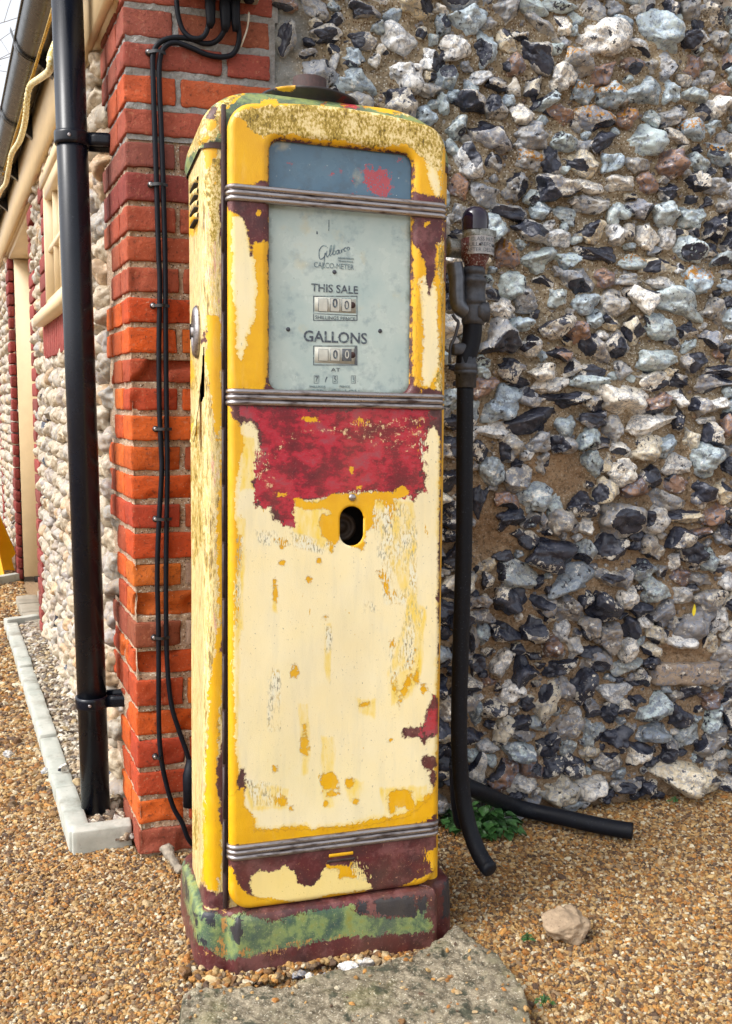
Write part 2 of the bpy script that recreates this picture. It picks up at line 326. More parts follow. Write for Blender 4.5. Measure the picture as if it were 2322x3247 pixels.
DOOR = [
 poly('cream', R4, (330,230),(345,400),(320,500),(300,620),(300,800),(322,900),(330,1000),(300,1150),(300,1300),(290,1440),(290,1600),(1480,1600),(1470,900),(1475,400),(1470,200)),
 poly('cream', R5, (300,0),(285,300),(290,500),(300,700),(300,800),(310,900),(325,1000),(350,1100),(340,1180),(385,1240),(410,1260),(415,1310),(500,1320),(600,1300),(700,1300),(750,1360),(780,1310),(900,1300),(1000,1280),(1150,1250),(1260,1230),(1300,1210),(1360,1150),(1430,1100),(1450,1000),(1455,700),(1460,300),(1465,-100),(300,-100)),
 # pillars beside the dial
 poly('cream', R2, (385,820),(450,815),(470,900),(480,1000),(500,1060),(515,1180),(505,1330),(480,1400),(450,1500),(430,1570),(405,1500),(395,1300),(378,1100)),
 poly('cream', R2, (1345,1150),(1400,1110),(1440,1200),(1462,1400),(1460,1600),(1400,1700),(1350,1690),(1342,1500),(1352,1300)),
 poly('cream', R2, (1380,540),(1440,560),(1460,700),(1440,740),(1400,640)),
 poly('olive', R2, (400,275),(700,240),(1000,245),(1400,330),(1480,430),(1460,600),(1400,560),(1320,480),(1280,450),(1100,470),(950,430),(800,425),(700,400),(600,395),(540,420),(475,370),(455,325),(400,300)),
 poly('olive', R2, (1442,900),(1480,900),(1480,1760),(1420,1760),(1455,1500)),
 poly('maroon', R2, (360,690),(560,640),(580,655),(578,950),(500,960),(482,1020),(462,900),(440,830),(390,800),(360,780)),
 poly('maroon', R2, (1310,690),(1490,735),(1480,930),(1440,960),(1432,1100),(1400,1220),(1375,1050),(1340,1000),(1310,960)),
 poly('maroon', R2, (370,1740),(540,1735),(555,1690),(570,1640),(600,1715),(700,1735),(1250,1735),(1310,1640),(1330,1700),(1480,1725),(1480,1800),(370,1800)),
 poly('maroon', R4, (270,150),(270,190),(275,215),(330,260),(385,245),(420,290),(430,350),(440,420),(418,470),(425,540),(395,590),(412,640),(430,690),(405,715),(420,735),(500,745),(520,800),(560,820),(625,852),(632,690),(720,705),(770,690),(830,665),(900,655),(980,645),(1100,640),(1180,650),(1230,620),(1290,655),(1320,700),(1345,650),(1385,640),(1390,560),(1365,520),(1370,480),(1385,380),(1400,300),(1440,270),(1470,330),(1490,330),(1490,190),(1490,150)),
 poly('maroon', R7, (238,255),(1200,160),(1200,300),(1170,380),(1110,400),(1000,455),(900,465),(300,480),(238,380)),
 poly('top', R7, (345,400),(385,368),(450,372),(500,342),(545,385),(560,425),(620,442),(655,405),(680,355),(830,335),(865,400),(890,450),(800,475),(700,475),(640,500),(580,520),(480,495),(400,495),(345,470)),
 poly('chip', R7, (235,350),(262,358),(300,440),(355,490),(420,498),(500,515),(620,512),(700,478),(850,462),(900,470),(1000,448),(1060,425),(1120,400),(1190,350),(1200,420),(1200,480),(700,540),(300,580),(235,540)),
 poly('chip', R7, (1130,290),(1200,262),(1200,420),(1160,380)),
 poly('chip', R7, (690,345),(800,345),(808,392),(745,400),(740,365),(690,362)),
 poly('chip', R7, (235,40),(310,0),(320,80),(355,130),(365,190),(520,190),(700,175),(800,180),(1040,130),(1090,95),(1140,60),(1185,0),(1195,90),(1130,150),(1000,180),(800,205),(600,235),(235,260)),
 poly('maroon', R7, (235,245),(800,195),(1060,150),(1110,140),(1130,125),(1200,110),(1200,180),(235,290)),
 poly('crimson', R4, (340,170),(330,205),(420,260),(450,330),(440,480),(410,590),(430,690),(420,735),(500,745),(560,815),(620,840),(640,690),(780,690),(900,650),(1180,650),(1300,690),(1340,640),(1380,630),(1370,480),(1400,290),(1450,250),(1400,170)),
 poly('crimson', R5, (1435,560),(1475,640),(1465,740),(1400,780),(1350,770),(1390,700)), poly('crimson', R4, (400,560),(440,440),(430,300),(480,330),(520,420),(500,560),(540,640),(640,700),(640,850),(560,820),(510,750),(410,715)),
 poly('crimson', R4, (900,310),(1180,300),(1380,230),(1390,470),(1330,520),(1390,640),(1340,630),(1280,500),(1100,450),(960,400)),
 poly('crimson', R4, (620,520),(1100,480),(1150,600),(900,640),(760,680),(640,640)),
 poly('chip', R4, (640,685),(760,705),(860,668),(900,660),(1000,660),(1080,650),(1180,655),(1255,615),(1292,640),(1290,672),(1205,690),(1192,790),(1160,700),(1100,690),(1092,850),(1055,880),(1040,930),(1025,980),(970,955),(900,905),(840,1000),(850,940),(800,890),(780,830),(800,780),(860,770),(800,745),(700,752),(640,730)),
 poly('maroon', R4, (1478,190),(1500,190),(1500,1500),(1478,1500),(1455,1300),(1468,1100)),
 poly('maroon', R5, (1478,-50),(1500,-50),(1500,700),(1475,700),(1468,300)),
 poly('maroon', R5, (1425,540),(1460,560),(1480,640),(1470,760),(1400,800),(1380,830),(1340,790),(1255,790),(1262,745),(1380,725),(1400,640)),
] + ell('maroon', R5, (335,1055,17,60,5),(1412,940,42,45),(1432,1015,16,50)) \
  + ell('chip', R5, (640,415,25,34),(695,735,12,18),(697,840,26,62),(840,1045,48,62,-30),(850,1110,36,18),(822,1160,14,22),(955,1055,24,26),(988,1155,18,16),(1248,1140,70,50),(1200,1180,22,36),(1300,1185,26,26),(560,1150,34,26),(1262,530,14,80,22),(1215,510,18,40),(820,105,16,16),(1045,600,18,14),(1380,515,14,24),(525,970,12,18),(1187,808,9,9),(620,1200,9,9),(1200,250,8,10),(1340,430,9,30)) \
  + ell('chip', R4, (735,235,34,14),(530,1220,11,60),(780,1045,14,16),(565,1055,14,18),(1160,1180,14,50,-25),(570,945,10,14),(720,1155,6,10),(555,665,22,9),(960,520,8,12),(1005,625,14,12),(1020,240,16,10)) \
  + ell('cream', R4, (575,295,60,26),(1230,270,30,24),(905,290,40,12)) + ell('chip', R2, (1383,857,16,16),(520,805,14,12),(1350,1460,18,200),(1455,1330,9,160))
ROUGH = [poly('rub', R5, (505,-80),(545,-80),(545,80),(510,80)), poly('rub', R5, (1290,-20),(1400,60),(1370,420),(1300,560),(1190,620),(1170,420),(1240,200)), poly('rub', R5, (795,130),(850,130),(850,520),(810,400)), poly('rub', R5, (785,780),(870,780),(880,1200),(800,1200)), poly('rub', R5, (660,590),(725,590),(730,1010),(680,1010)), poly('rub', R5, (340,1040),(620,1080),(600,1200),(390,1220)), poly('rub', R5, (920,1020),(1040,1040),(1010,1200),(940,1160)), poly('rub', R5, (1120,1080),(1400,1060),(1390,1160),(1260,1240),(1150,1230)),
 poly('rub', R4, (620,690),(900,690),(860,1000),(620,900)), poly('rub', R4, (1090,690),(1330,700),(1350,1300),(1280,1300),(1150,1000)), poly('rub', R4, (300,780),(360,800),(350,1444),(290,1444)), poly('rub', R5, (290,0),(340,0),(320,800),(300,800)), poly('rub', R4, (330,330),(420,330),(420,640),(330,640)), poly('rub', R5, (990,560),(1110,570),(1100,680),(1010,660)),
 poly('rough', R4, (1090,690),(1250,700),(1330,760),(1350,900),(1340,1300),(1240,1300),(1150,1300),(1130,1100),(1090,950)),
 poly('rough', R4, (400,860),(620,870),(860,940),(800,1010),(600,960),(440,960)),
 poly('rough', R4, (410,400),(520,420),(560,330),(1000,230),(1400,220),(1380,480),(1300,440),(900,330),(700,300),(540,440),(520,640),(420,600)),
 poly('rough', R5, (1280,-20),(1380,60),(1350,380),(1250,420),(1180,500),(1180,250),(1240,200)),
 poly('rough', R7, (640,170),(1150,240),(1140,380),(830,420)), poly('rough', R5, (480,380),(560,400),(570,760),(480,760)), poly('rough', R5, (1030,0),(1120,20),(1110,80),(1030,90)),
 poly('rough', R5, (810,150),(860,150),(850,520),(820,500)), poly('rough', R5, (350,1020),(580,1060),(560,1190),(400,1190)),
 poly('rough', R4, (290,900),(350,900),(330,1440),(290,1440)), poly('rough', R2, (1450,560),(1480,560),(1480,1700),(1455,1700))]
BODY = [ # left side and the front strip left of the door: everything streaked, with yellow bands
 poly('streak', ((0,0),1), (500,400),(760,400),(760,3000),(500,3000)),
 poly('moss', RS_, (560,900),(700,870),(800,900),(810,1500),(740,2271),(620,2400),(600,1800),(480,1500)), poly('moss', RK, (180,0),(300,0),(330,500),(400,1400),(300,1500),(190,900)), poly('moss', RB, (230,60),(330,60),(340,650),(260,560)), poly('moss', ((580,1200),1.804), (40,200),(110,260),(120,900),(60,1100),(40,800)),
 poly('yel', RS_, (470,600),(680,600),(740,680),(720,850),(640,870),(620,1000),(700,1300),(560,1400),(560,1050),(500,800)),
 poly('yel', RS_, (830,640),(905,640),(905,850),(850,800)),
 poly('yel', RS_, (180,1800),(330,1900),(400,2000),(340,2271),(200,2271)),
 poly('yel', RK, (560,0),(780,0),(800,400),(830,700),(810,1100),(800,1500),(780,1900),(720,2271),(690,2000),(640,1500),(560,1000),(520,700),(570,480)),
 poly('yel', RK, (215,600),(270,750),(330,1100),(260,1300),(215,1100)),
 poly('yel', ((580,1200),1.804), (180,0),(235,0),(225,400),(200,800),(205,1400),(240,1444),(240,1100),(245,400),(245,0)),
 poly('yel', R5, (150,500),(200,200),(225,100),(225,500),(200,800),(200,1100),(220,1300),(220,1600),(120,1600),(125,1200)),
 poly('yel', RB, (400,0),(580,0),(620,250),(620,800),(560,900),(600,1180),(450,1090),(370,1000),(385,500)),
 poly('maroon', RS_, (640,540),(910,540),(905,640),(810,640),(800,700)), poly('maroon', RS_, (815,890),(890,980),(850,1130),(805,1040)),
 poly('maroon', RS_, (780,1540),(830,1700),(860,2000),(905,2271),(780,2271),(790,1900)),
 poly('maroon', RK, (830,1430),(905,1300),(920,1700),(880,1600)), poly('maroon', RK, (890,1950),(930,1700),(940,2271),(885,2271)),
 poly('maroon', R4, (232,700),(245,640),(250,960),(225,940)), poly('maroon', R5, (218,240),(235,240),(236,300),(216,300)),
 poly('maroon', R5, (225,780),(245,600),(250,1300),(222,1330),(212,1200),(195,1000)),
 poly('maroon', RB, (360,1020),(440,1110),(570,1200),(610,1180),(720,1150),(720,1400),(300,1320),(320,1140)),
 poly('maroon', RK, (480,250),(560,300),(560,450),(380,520),(360,500),(480,400)),
 # right hand strip beside the door
 poly('yel', ((0,0),1), (1405,300),(1600,300),(1600,3000),(1405,3000)),
 poly('maroon', ((1380,600),3.244), (85,330),(165,280),(170,900),(150,1300),(130,1050),(95,1000),(85,800)), poly('maroon', ((1380,600),3.244), (140,1400),(170,1400),(165,1700),(110,1900),(95,1750),(150,1600)),
 poly('streak', ((1300,2400),2.68), (320,0),(350,0),(350,900),(260,900),(280,600),(320,300)),
] + ell('olive', RS_, (600,1300,120,300),(700,1900,80,300),(230,1500,50,300)) + ell('yel', RS_, (700,980,22,40))
BASEP = [ # plinth
 poly('rough', R7, (-100,-300),(1400,-300),(1400,900),(-100,900)),
 poly('green', R7, (40,310),(110,420),(135,540),(200,560),(240,570),(300,560),(450,600),(560,560),(700,540),(810,515),(830,560),(900,575),(1080,575),(1130,500),(1145,510),(1125,570),(1160,600),(1165,640),(1000,650),(850,665),(700,680),(540,710),(350,750),(300,760),(260,770),(180,745),(110,700),(60,540),(40,420)),
 poly('black', RB, (385,1400),(540,1405),(555,1500),(545,1610),(500,1620),(440,1560),(385,1480)), poly('black', RB, (800,1480),(890,1520),(910,1760),(880,1830),(800,1790),(750,1720),(755,1620),(800,1560)),
 poly('black', RB, (160,900),(195,1000),(190,1280),(165,1250),(130,1050)), poly('black', RB, (260,1420),(340,1420),(320,1640),(280,1600)), poly('black', RB, (330,1700),(430,1790),(440,1870),(400,1880),(330,1780)),
 poly('black', R7, (815,505),(870,510),(870,565),(820,565)), poly('black', R7, (895,500),(980,492),(1080,480),(1080,575),(1000,572),(900,572)), poly('black', R7, (1090,490),(1140,485),(1135,545),(1110,560)),
 poly('black', ((1300,2400),2.68), (285,1070),(340,1060),(380,1150),(380,1300),(300,1370),(270,1370),(285,1200)), poly('black', R7, (1205,420),(1240,405),(1245,500),(1240,590),(1205,570)),
] + ell('rust', R7, (560,690,60,7,-10),(770,660,30,7,-10),(450,735,50,7,-8),(330,720,10,14),(215,700,10,40),(180,740,30,8)) + ell('rust', RB, (660,1600,28,160),(640,1900,30,70),(560,1900,70,30),(900,1950,30,40))
HOODP = [ # dome

 poly('green', ((0,0),1), (500,200),(1600,200),(1600,700),(500,700)),
 poly('moss', RG, (280,1090),(300,940),(400,800),(480,720),(620,650),(700,640),(600,720),(545,800),(520,900),(500,960),(400,1010)), poly('moss', R2, (1050,225),(1400,290),(1540,370),(1540,560),(1480,480),(1400,330),(1150,280)),
 poly('streak', RG, (280,1080),(300,960),(420,830),(520,790),(600,860),(600,1080)),
 poly('yel', RG, (440,820),(500,800),(512,850),(490,910),(445,900)), poly('yel', RG, (390,970),(440,930),(490,925),(470,960),(400,1000)),
 poly('maroon', RG, (445,790),(480,740),(520,740),(500,800),(450,810)), poly('rust', RG, (535,800),(560,780),(560,860),(540,950),(525,940)),
 poly('crimson', RG, (1125,680),(1260,690),(1290,720),(1390,690),(1520,720),(1520,750),(1130,715)),
 poly('yel', RG, (815,680),(930,680),(930,712),(815,712)), poly('yel', RG, (1220,705),(1270,700),(1270,720),(1220,720)), poly('yel', RG, (1360,715),(1410,695),(1500,725),(1500,745),(1360,735)), poly('yel', RG, (1520,690),(1624,690),(1624,760),(1520,740)),
 poly('yel', R2, (1050,225),(1160,225),(1290,260),(1280,285),(1170,290),(1050,255)), poly('yel', R2, (1420,310),(1530,330),(1530,520),(1490,480),(1430,350)), poly('crimson', R2, (1395,305),(1440,310),(1440,330),(1400,325)),
]
def fields(frame, V, specs, default_yellow=True):
    """signed pixel-distance fields for every paint layer at the vertices V (local coords of frame)"""
    Q = proj(frame.world(V)); X, Y = Q[:, 0], Q[:, 1]; D = {k: np.full(len(V), -60.) for k in LAYERS}; rg = np.zeros(len(V)); rub = np.zeros(len(V))
    for sp in specs:
        k = sp[0]; d = sd_poly(X, Y, sp[2]) if sp[1] == 'p' else sd_ell(X, Y, *sp[2:])
        d = np.clip(d, -60, 60)
        if k == 'rub': rub = np.maximum(rub, np.clip(d / 16 + .5, 0, 1)); continue
        if k == 'rough': rg = np.maximum(rg, np.clip(d / 14 + .3, 0, 1)); continue
        if k == 'moss':
            D['olive'] = np.maximum(D['olive'], d); D['green'] = np.minimum(D['green'], -d); continue
        if k == 'yel':
            for kk in ('cream', 'streak', 'green', 'olive'): D[kk] = np.minimum(D[kk], -d)
            continue
        if k != 'chip' and k not in ('cream', 'streak'): pass
        D[k] = np.maximum(D[k], d)
    A = {'L_' + k: v for k, v in D.items()}; A['rough'] = rg; A['rub'] = rub; return A

# ================================================================== materials of the pump
M_chrome = NT('worn_chrome'); _n = M_chrome.noise(90, M_chrome.map((.25, 1, 1)), detail=5)
M_chrome.set('Base Color', M_chrome.mix(M_chrome.step(_n, .5, .68), (.40, .37, .37), (.09, .065, .06))).set('Metallic', 1.).set('Roughness', M_chrome.step(_n, .35, .7, .24, .55)); M_chrome.bump(M_chrome.noise(60, detail=3), .25, .001); M_chrome = M_chrome.m
M_rub = simple('black_rubber', (.0045, .006, .011), .55, 0, .3, 60, .3, .0006, .22)
M_hose = simple('scuffed_black_rubber', (.0050, .0065, .011), .55, 0, .3, 60, .35, .0008, .22, ((.075, .085, .11), .66))
M_pipe = simple('black_plastic_pipe', (.004, .006, .012), .27, 0, .2, 12, .08, .0008, .32, ((.03, .032, .036), .70))
M_iron = simple('dark_iron', (.060, .065, .078), .5, .35, .35, 90, .5, .001)
M_seam = simple('rusty_seam', (.045, .022, .020), .75, 0, .5, 140, .8, .0015)
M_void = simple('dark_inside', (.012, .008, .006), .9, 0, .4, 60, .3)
def dial_mat(name, base, alt, dirt, speck):
    t = NT(name); n = t.noise(9, detail=5); c = t.mix(t.step(n, .4, .65), base, alt)
    c = t.mix(t.step(t.noise(26, t.map((1, 1, 1), (3, 3, 3)), detail=6, rough=.65), .52, .7, 0, .7), c, dirt); c = t.mix(t.step(t.noise(17, t.map((1, 1, 1), (8, 1, 5)), detail=4), .60, .74, 0, .5), c, (.50, .45, .28))
    c = t.mix(t.step(t.noise(210, detail=3), .73, .75), c, speck); c = t.mix(t.step(t.noise(120, t.map((1, 1, 1), (5, 3, 3)), detail=4), .70, .72, 0, .6), c, (.75, .8, .75))
    c = t.mix(t.step(t.math('ADD', t.attr('edge'), t.math('MULTIPLY', t.math('SUBTRACT', t.noise(32, t.map((1, 1, 1), (2, 2, 9)), detail=6, rough=.7), .5), 1.6)), .62, 1.25, 0, .85), c, (.13, .14, .10))
    t.set('Base Color', c).set('Roughness', t.step(n, .3, .7, .12, .34)).set('Specular IOR Level', .5); t.bump(t.noise(200, detail=3), .1, .0004); return t
M_dial = dial_mat('enamel_dial', (.36, .45, .43), (.46, .53, .49), (.20, .26, .28), (.05, .06, .06)).m
_t = dial_mat('header_glass', (.075, .145, .215), (.10, .175, .24), (.07, .10, .13), (.2, .3, .35))
_o = _t.obj(); _f = _t.math('ADD', _t.attr('L_red'), _t.math('MULTIPLY', _t.math('SUBTRACT', _t.noise(110, detail=6, rough=.75), .5), 95)); _f = _t.math('SUBTRACT', _f, _t.step(_t.vor(190), .28, .18, 0, 60))
_base = _t.b.inputs['Base Color'].links[0].from_socket; _t.set('Base Color', _t.mix(_t.step(_f, -.5, .8), _base, _t.mix(_t.noise(80), (.36, .045, .065), (.42, .09, .10)))); M_head = _t.m
M_ink = NT('worn_black_lettering'); _n = M_ink.noise(110, detail=4, rough=.7); M_ink.set('Base Color', M_ink.mix(M_ink.step(_n, .52, .62, 0, .8), (.055, .065, .085), (.24, .32, .32))).set('Roughness', .4); M_ink = M_ink.m
M_ink2 = NT('faded_lettering'); _n = M_ink2.noise(140, detail=4, rough=.7); M_ink2.set('Base Color', M_ink2.mix(M_ink2.step(_n, .46, .6, 0, .85), (.10, .14, .17), (.27, .37, .36))).set('Roughness', .4); M_ink2 = M_ink2.m
M_drum = simple('counter_drum', (.50, .50, .44), .4, 0, .12, 60, .1)
M_drumd = simple('counter_drum_dark', (.10, .11, .12), .4, 0, .3, 80, .1)
M_cell = simple('counter_surround', (.44, .44, .38), .5, 0, .12, 60, .1)

# ================================================================== FUEL PUMP
pump = empty('fuel_pump', PUMP, label='tall rusty vintage petrol pump with peeling cream, yellow and red paint', category='fuel pump')
W0, W1 = .125, 1.700
def rring(u0, u1, v0, v1, r, n=10):
    """rounded rectangle outline, r = (front left, front right, back right, back left)"""
    out = []
    for (cx, cy, a0, rr) in ((u0 + r[0], v0 + r[0], 180, r[0]), (u1 - r[1], v0 + r[1], 270, r[1]), (u1 - r[2], v1 - r[2], 0, r[2]), (u0 + r[3], v1 - r[3], 90, r[3])):
        for a in np.linspace(a0, a0 + 90, n): out.append((cx + rr * math.cos(math.radians(a)), cy + rr * math.sin(math.radians(a))))
    return np.array(out)
def resample(ring, step):
    P = np.concatenate([ring, ring[:1]]); L = np.concatenate([[0], np.cumsum(np.linalg.norm(np.diff(P, axis=0), axis=1))]); n = int(L[-1] / step)
    s = np.linspace(0, L[-1], n, endpoint=False); return np.stack([np.interp(s, L, P[:, 0]), np.interp(s, L, P[:, 1])], 1)
BU0, BU1, BV0, BV1 = -.043, PW + .018, .028, .30
# cabinet
ring = resample(rring(BU0, BU1, BV0, BV1, (.022, .022, .07, .07)), .004)
zs = np.linspace(.10, 1.625, 382)
P = np.zeros((len(zs), len(ring), 3)); P[:, :, 0] = ring[:, 0]; P[:, :, 1] = ring[:, 1]; P[:, :, 2] = zs[:, None]
bul = fbm(np.stack([P[..., 0] * 3, P[..., 1] * 3, P[..., 2] * 2.5], -1), 2) * .0025
P[..., 0] += np.where(P[..., 0] < .2, -bul, bul)
# torn slit in the side sheet under the lock
mb = MB(); mb.grid(P, cv=True); V, F, A = mb.arrays(); A = fields(PUMP, V, BODY + ROUGH[:0])
cc = V[F[0]].mean(1); q = proj(PUMP.world(cc)); slit = (sd_poly(q[:, 0], q[:, 1], Z(*RK, (478,560),(495,560),(500,760),(497,1450),(460,1560),(410,1530),(430,1300),(455,1000),(470,800))) > 0) & (cc[:, 1] < .2)
F = [F[0][~slit & ~((cc[:, 1] < .035) & (cc[:, 0] > .02) & (cc[:, 0] < PW - .02))]]
cabinet = make('cabinet', (V, F, A), PAINT, pump)
# near-black box behind slit and hole, standing in for the unlit interior
mb = MB(); mb.rbox((.2, .19, .85), (.44, .18, 1.4), .03); make('inner_shade_box', mb, M_void, pump)

# plinth
mb = MB(); ring = resample(rring(-.063, PW + .046, .012, .335, (.04, .035, .06, .06)), .004)
def bump_front(x, y):   # the middle of the plinth steps forward under the door
    k = 1 / (1 + np.exp(-(x - .004) / .0025)) * 1 / (1 + np.exp((x - PW + .002) / .0025)); return y - .030 * k * (y < .05)
ring[:, 1] = bump_front(ring[:, 0], ring[:, 1])
prof = [(-.03, 0), (.0, 0), (.02, 0), (.04, 0), (.06, .0005), (.075, .001), (.09, .0015), (.10, .002), (.11, .0035), (.116, .006), (.120, .010), (.122, .016), (.1235, .026), (.1238, .04)]
cen = np.array([.21, .17]); rows = []
zz = np.interp(np.linspace(0, len(prof) - 1, 46), range(len(prof)), [p[0] for p in prof]); ii = np.interp(np.linspace(0, len(prof) - 1, 46), range(len(prof)), [p[1] for p in prof])
tan = np.roll(ring, -1, 0) - np.roll(ring, 1, 0); nrm = np.stack([tan[:, 1], -tan[:, 0]], 1); nrm /= np.linalg.norm(nrm, axis=1)[:, None]
for z, d in zip(zz, ii):
    rr = ring - nrm * d; nn = fbm(np.stack([rr[:, 0] * 14, rr[:, 1] * 14, np.full(len(rr), z * 14)], -1), 3) * .0016
    rr = rr + nrm * nn[:, None]; rows.append(np.concatenate([rr, np.full((len(rr), 1), z)], 1))
mb.grid(np.stack(rows), cv=True); V, F, _ = mb.arrays(); A = fields(PUMP, V, BASEP); A['rough'] *= .28; A['L_maroon'] = np.full(len(V), 60.)
make('plinth', (V, F, A), PAINT, pump)

# dome
ring = resample(rring(BU0 - .009, BU1 + .004, BV0 - .003, BV1 + .012, (.028, .028, .08, .08)), .0045)
tan = np.roll(ring, -1, 0) - np.roll(ring, 1, 0); nrm = np.stack([tan[:, 1], -tan[:, 0]], 1); nrm /= np.linalg.norm(nrm, axis=1)[:, None]
c0 = np.array([(BU0 + BU1) / 2, (BV0 + BV1) / 2]); hx = (BU1 - BU0) / 2; rows = []
SEAM = 1.617
def dome_z(x, y, k):    # k in 0..1 from lip to crown
    return 0
ts = np.concatenate([[-.06, -.03, 0, .02], np.linspace(.06, 1, 60)])
for t_ in ts:
    if t_ < 0: z = SEAM + t_ * .2; rr = ring - nrm * .003; zv = np.full(len(rr), z)
    else:
        a = t_ * math.pi / 2; sc = math.cos(a) ** .42
        # elliptical shoulders: shrink towards the spine that runs left-right
        d = (1 - sc); rr = c0 + (ring - c0) * np.array([1 - d * .999, 1 - d * .999])
        h = .128 * (1 - (np.abs(sc)) ** 3.6) ** (1 / 1.9)
        zv = np.full(len(rr), SEAM + h)
    rows.append(np.concatenate([rr, zv[:, None]], 1))
mb = MB(); Pd = np.stack(rows); Pd[..., 2] += fbm(Pd * 9, 3) * .0015; mb.grid(Pd, cv=True); V, F, _ = mb.arrays(); A = fields(PUMP, V, HOODP)
hood = make('dome', (V, F, A), PAINT, pump)
mb = MB(); rr0 = resample(rring(BU0 - .004, BU1 + .003, BV0 - .002, BV1 + .004, (.024, .024, .07, .07)), .01); mb.grid(np.stack([np.concatenate([rr0, np.full((len(rr0), 1), z)], 1) for z in (SEAM - .014, SEAM + .006)]), cv=True); make('seam_strip', mb, M_seam, pump)

# door: one pressed sheet with the dial opening and the inspection hole
def door_v(x, z):
    arch = .020 * np.clip(1 - ((x - PW / 2) / (PW / 2)) ** 2, 0, 1)
    top = W1 - .020 + arch
    zc = (top + W0) / 2; hz_ = (top - W0) / 2
    outer = -sd_rrect(x, z, PW / 2, zc, PW / 2, hz_, .045)
    dial = sd_rrect(x, z, .2245, 1.3885, .1445, .2365, .022)
    hole = sd_rrect(x, z, .246, .886, .0245, .0395, .0245)
    return outer, dial, hole
nx, nz = 186, 640
gx = np.linspace(0, PW, nx); 
gx = PW * (0.5 - 0.5 * np.cos(np.linspace(0, math.pi, nx))) * .35 + gx * .65
gz = np.linspace(W0 - .001, W1 + .002, nz); X, Zg = np.meshgrid(gx, gz)
for _ in range(3):
    for w_ in range(3):
        S = door_v(X, Zg)[w_]; e = 1e-4; gxx = (door_v(X + e, Zg)[w_] - S) / e; gzz = (door_v(X, Zg + e)[w_] - S) / e; m = (S < 0) & (S > -.0032) if w_ < 2 else (S < 0) & (S > -.0032)
        X = np.where(m, X - S * gxx, X); Zg = np.where(m, Zg - S * gzz, Zg)
S = np.stack(door_v(X, Zg)); keep = (S > -2e-4).all(0)
def rnd_in(d, R): d = np.clip(d, 0, R); return R - np.sqrt(np.maximum(R * R - (R - d) ** 2, 0))
Vv = rnd_in(S[0], .0135) + .9 * rnd_in(S[1], .016) * (Zg > 1.0) + rnd_in(S[2], .003)
Vv += fbm(np.stack([X * 7, X * 0, Zg * 7], -1), 3) * .0016 * (Zg < 1.12)
bn = np.exp(-((Zg - 1.1363) / .018) ** 2) + np.exp(-((Zg - .2459) / .018) ** 2); Vv = Vv + .002 * np.clip(bn, 0, 1)
P = np.stack([X, Vv, Zg], -1); I = np.arange(nx * nz).reshape(nz, nx); F = np.stack([I[:-1, :-1], I[:-1, 1:], I[1:, 1:], I[1:, :-1]], -1).reshape(-1, 4)
kf = keep.ravel()[F].all(1); F = F[kf]; used = np.unique(F); rem = np.full(nx * nz, -1); rem[used] = np.arange(len(used)); V = P.reshape(-1, 3)[used]; F = rem[F]
A = fields(PUMP, V, DOOR + ROUGH)
# bare edge where the sheet meets the dial rubber
dd = door_v(V[:, 0], V[:, 2])[1]; A['L_maroon'] = np.maximum(A['L_maroon'], np.where(V[:, 2] > 1.0, 2 - dd / .0006, -60))
door = make('door', (V, [F], A), PAINT, pump, label='front door of peeling cream, yellow and dark red paint')
mb = MB(); mb.rbox((.246, .075, .886), (.07, .10, .10), .004, at=None) if False else None
# recess seen through the inspection hole
mb = MB(); mb.lathe((.240, .062, .880), (0, -1, 0), [(0, 0), (.030, 0), (.030, .012), (.022, .016), (.020, .010), (.012, .008), (.010, .014), (0, .014)], 28); make('meter_wheel', mb, simple('dusty_brass', (.05, .03, .018), .6, .3, .5, 90), pump)
# hinge side gap
mb = MB(); mb.rbox((-.0045, .026, .905), (.010, .012, 1.56), .003, seg=(3, 3, 60), noise=.001, ns=60)
hin = make('hinge_strip', mb, M_seam, pump)
mb = MB()
for z in np.arange(.2, 1.5, .11): mb.lathe((-.0075, .0195, z), (0, 0, 1), [(0, 0), (.0026, 0), (.0026, .104), (0, .104)], 8)
make('knuckle', mb, simple('hinge_steel', (.055, .04, .04), .6, .4, .5, 80), hin)
mb = MB(); mb.lathe((.246, -.001, .943), (0, -1, 0), [(0, 0), (.0075, 0), (.0072, .002), (.005, .0035), (0, .004)], 18); make('screw', mb, M_chrome, door)

# chrome bands: three ribs each
def band(z, name='trim_band'):
    R = .015; out = []
    for a in np.linspace(0, 90, 8): out.append((R - R * math.cos(math.radians(90 - a)) * 0 - R * math.cos(math.radians(0)) + R - R * math.sin(math.radians(a)), R - R * math.sin(math.radians(a)) * 0 - 0, 0))
    pts = [(.0015, .030)] + [(R - R * math.cos(math.radians(a)) + .0015, R - R * math.sin(math.radians(a))) for a in np.linspace(0, 90, 9)]
    pts = pts + [(x, 0) for x in np.linspace(.03, PW - .03, 30)] + [(PW - p[0], p[1]) for p in pts[::-1] if p[0] < .025]
    mb = MB(); back = MB()
    for k, dz in enumerate((.0105, 0, -.0105)):
        p3 = np.array([(x, y - .001, z + dz) for x, y in pts]); n_ = fbm(np.stack([p3[:, 0] * 18, p3[:, 2] * 0 + k * 9 + z * 7, p3[:, 0] * 0], -1), 2)
        p3[:, 2] += n_ * .0005; mb.tube(p3, .0056, 12, True)
    p3 = np.array([(x, y + .0015, z) for x, y in pts]); mb.grid(np.stack([p3 + [0, 0, -.0165], p3 + [0, 0, .0165]]))
    return make(name, mb, M_chrome, pump)
for z in (1.518, 1.1363, .2459): band(z)

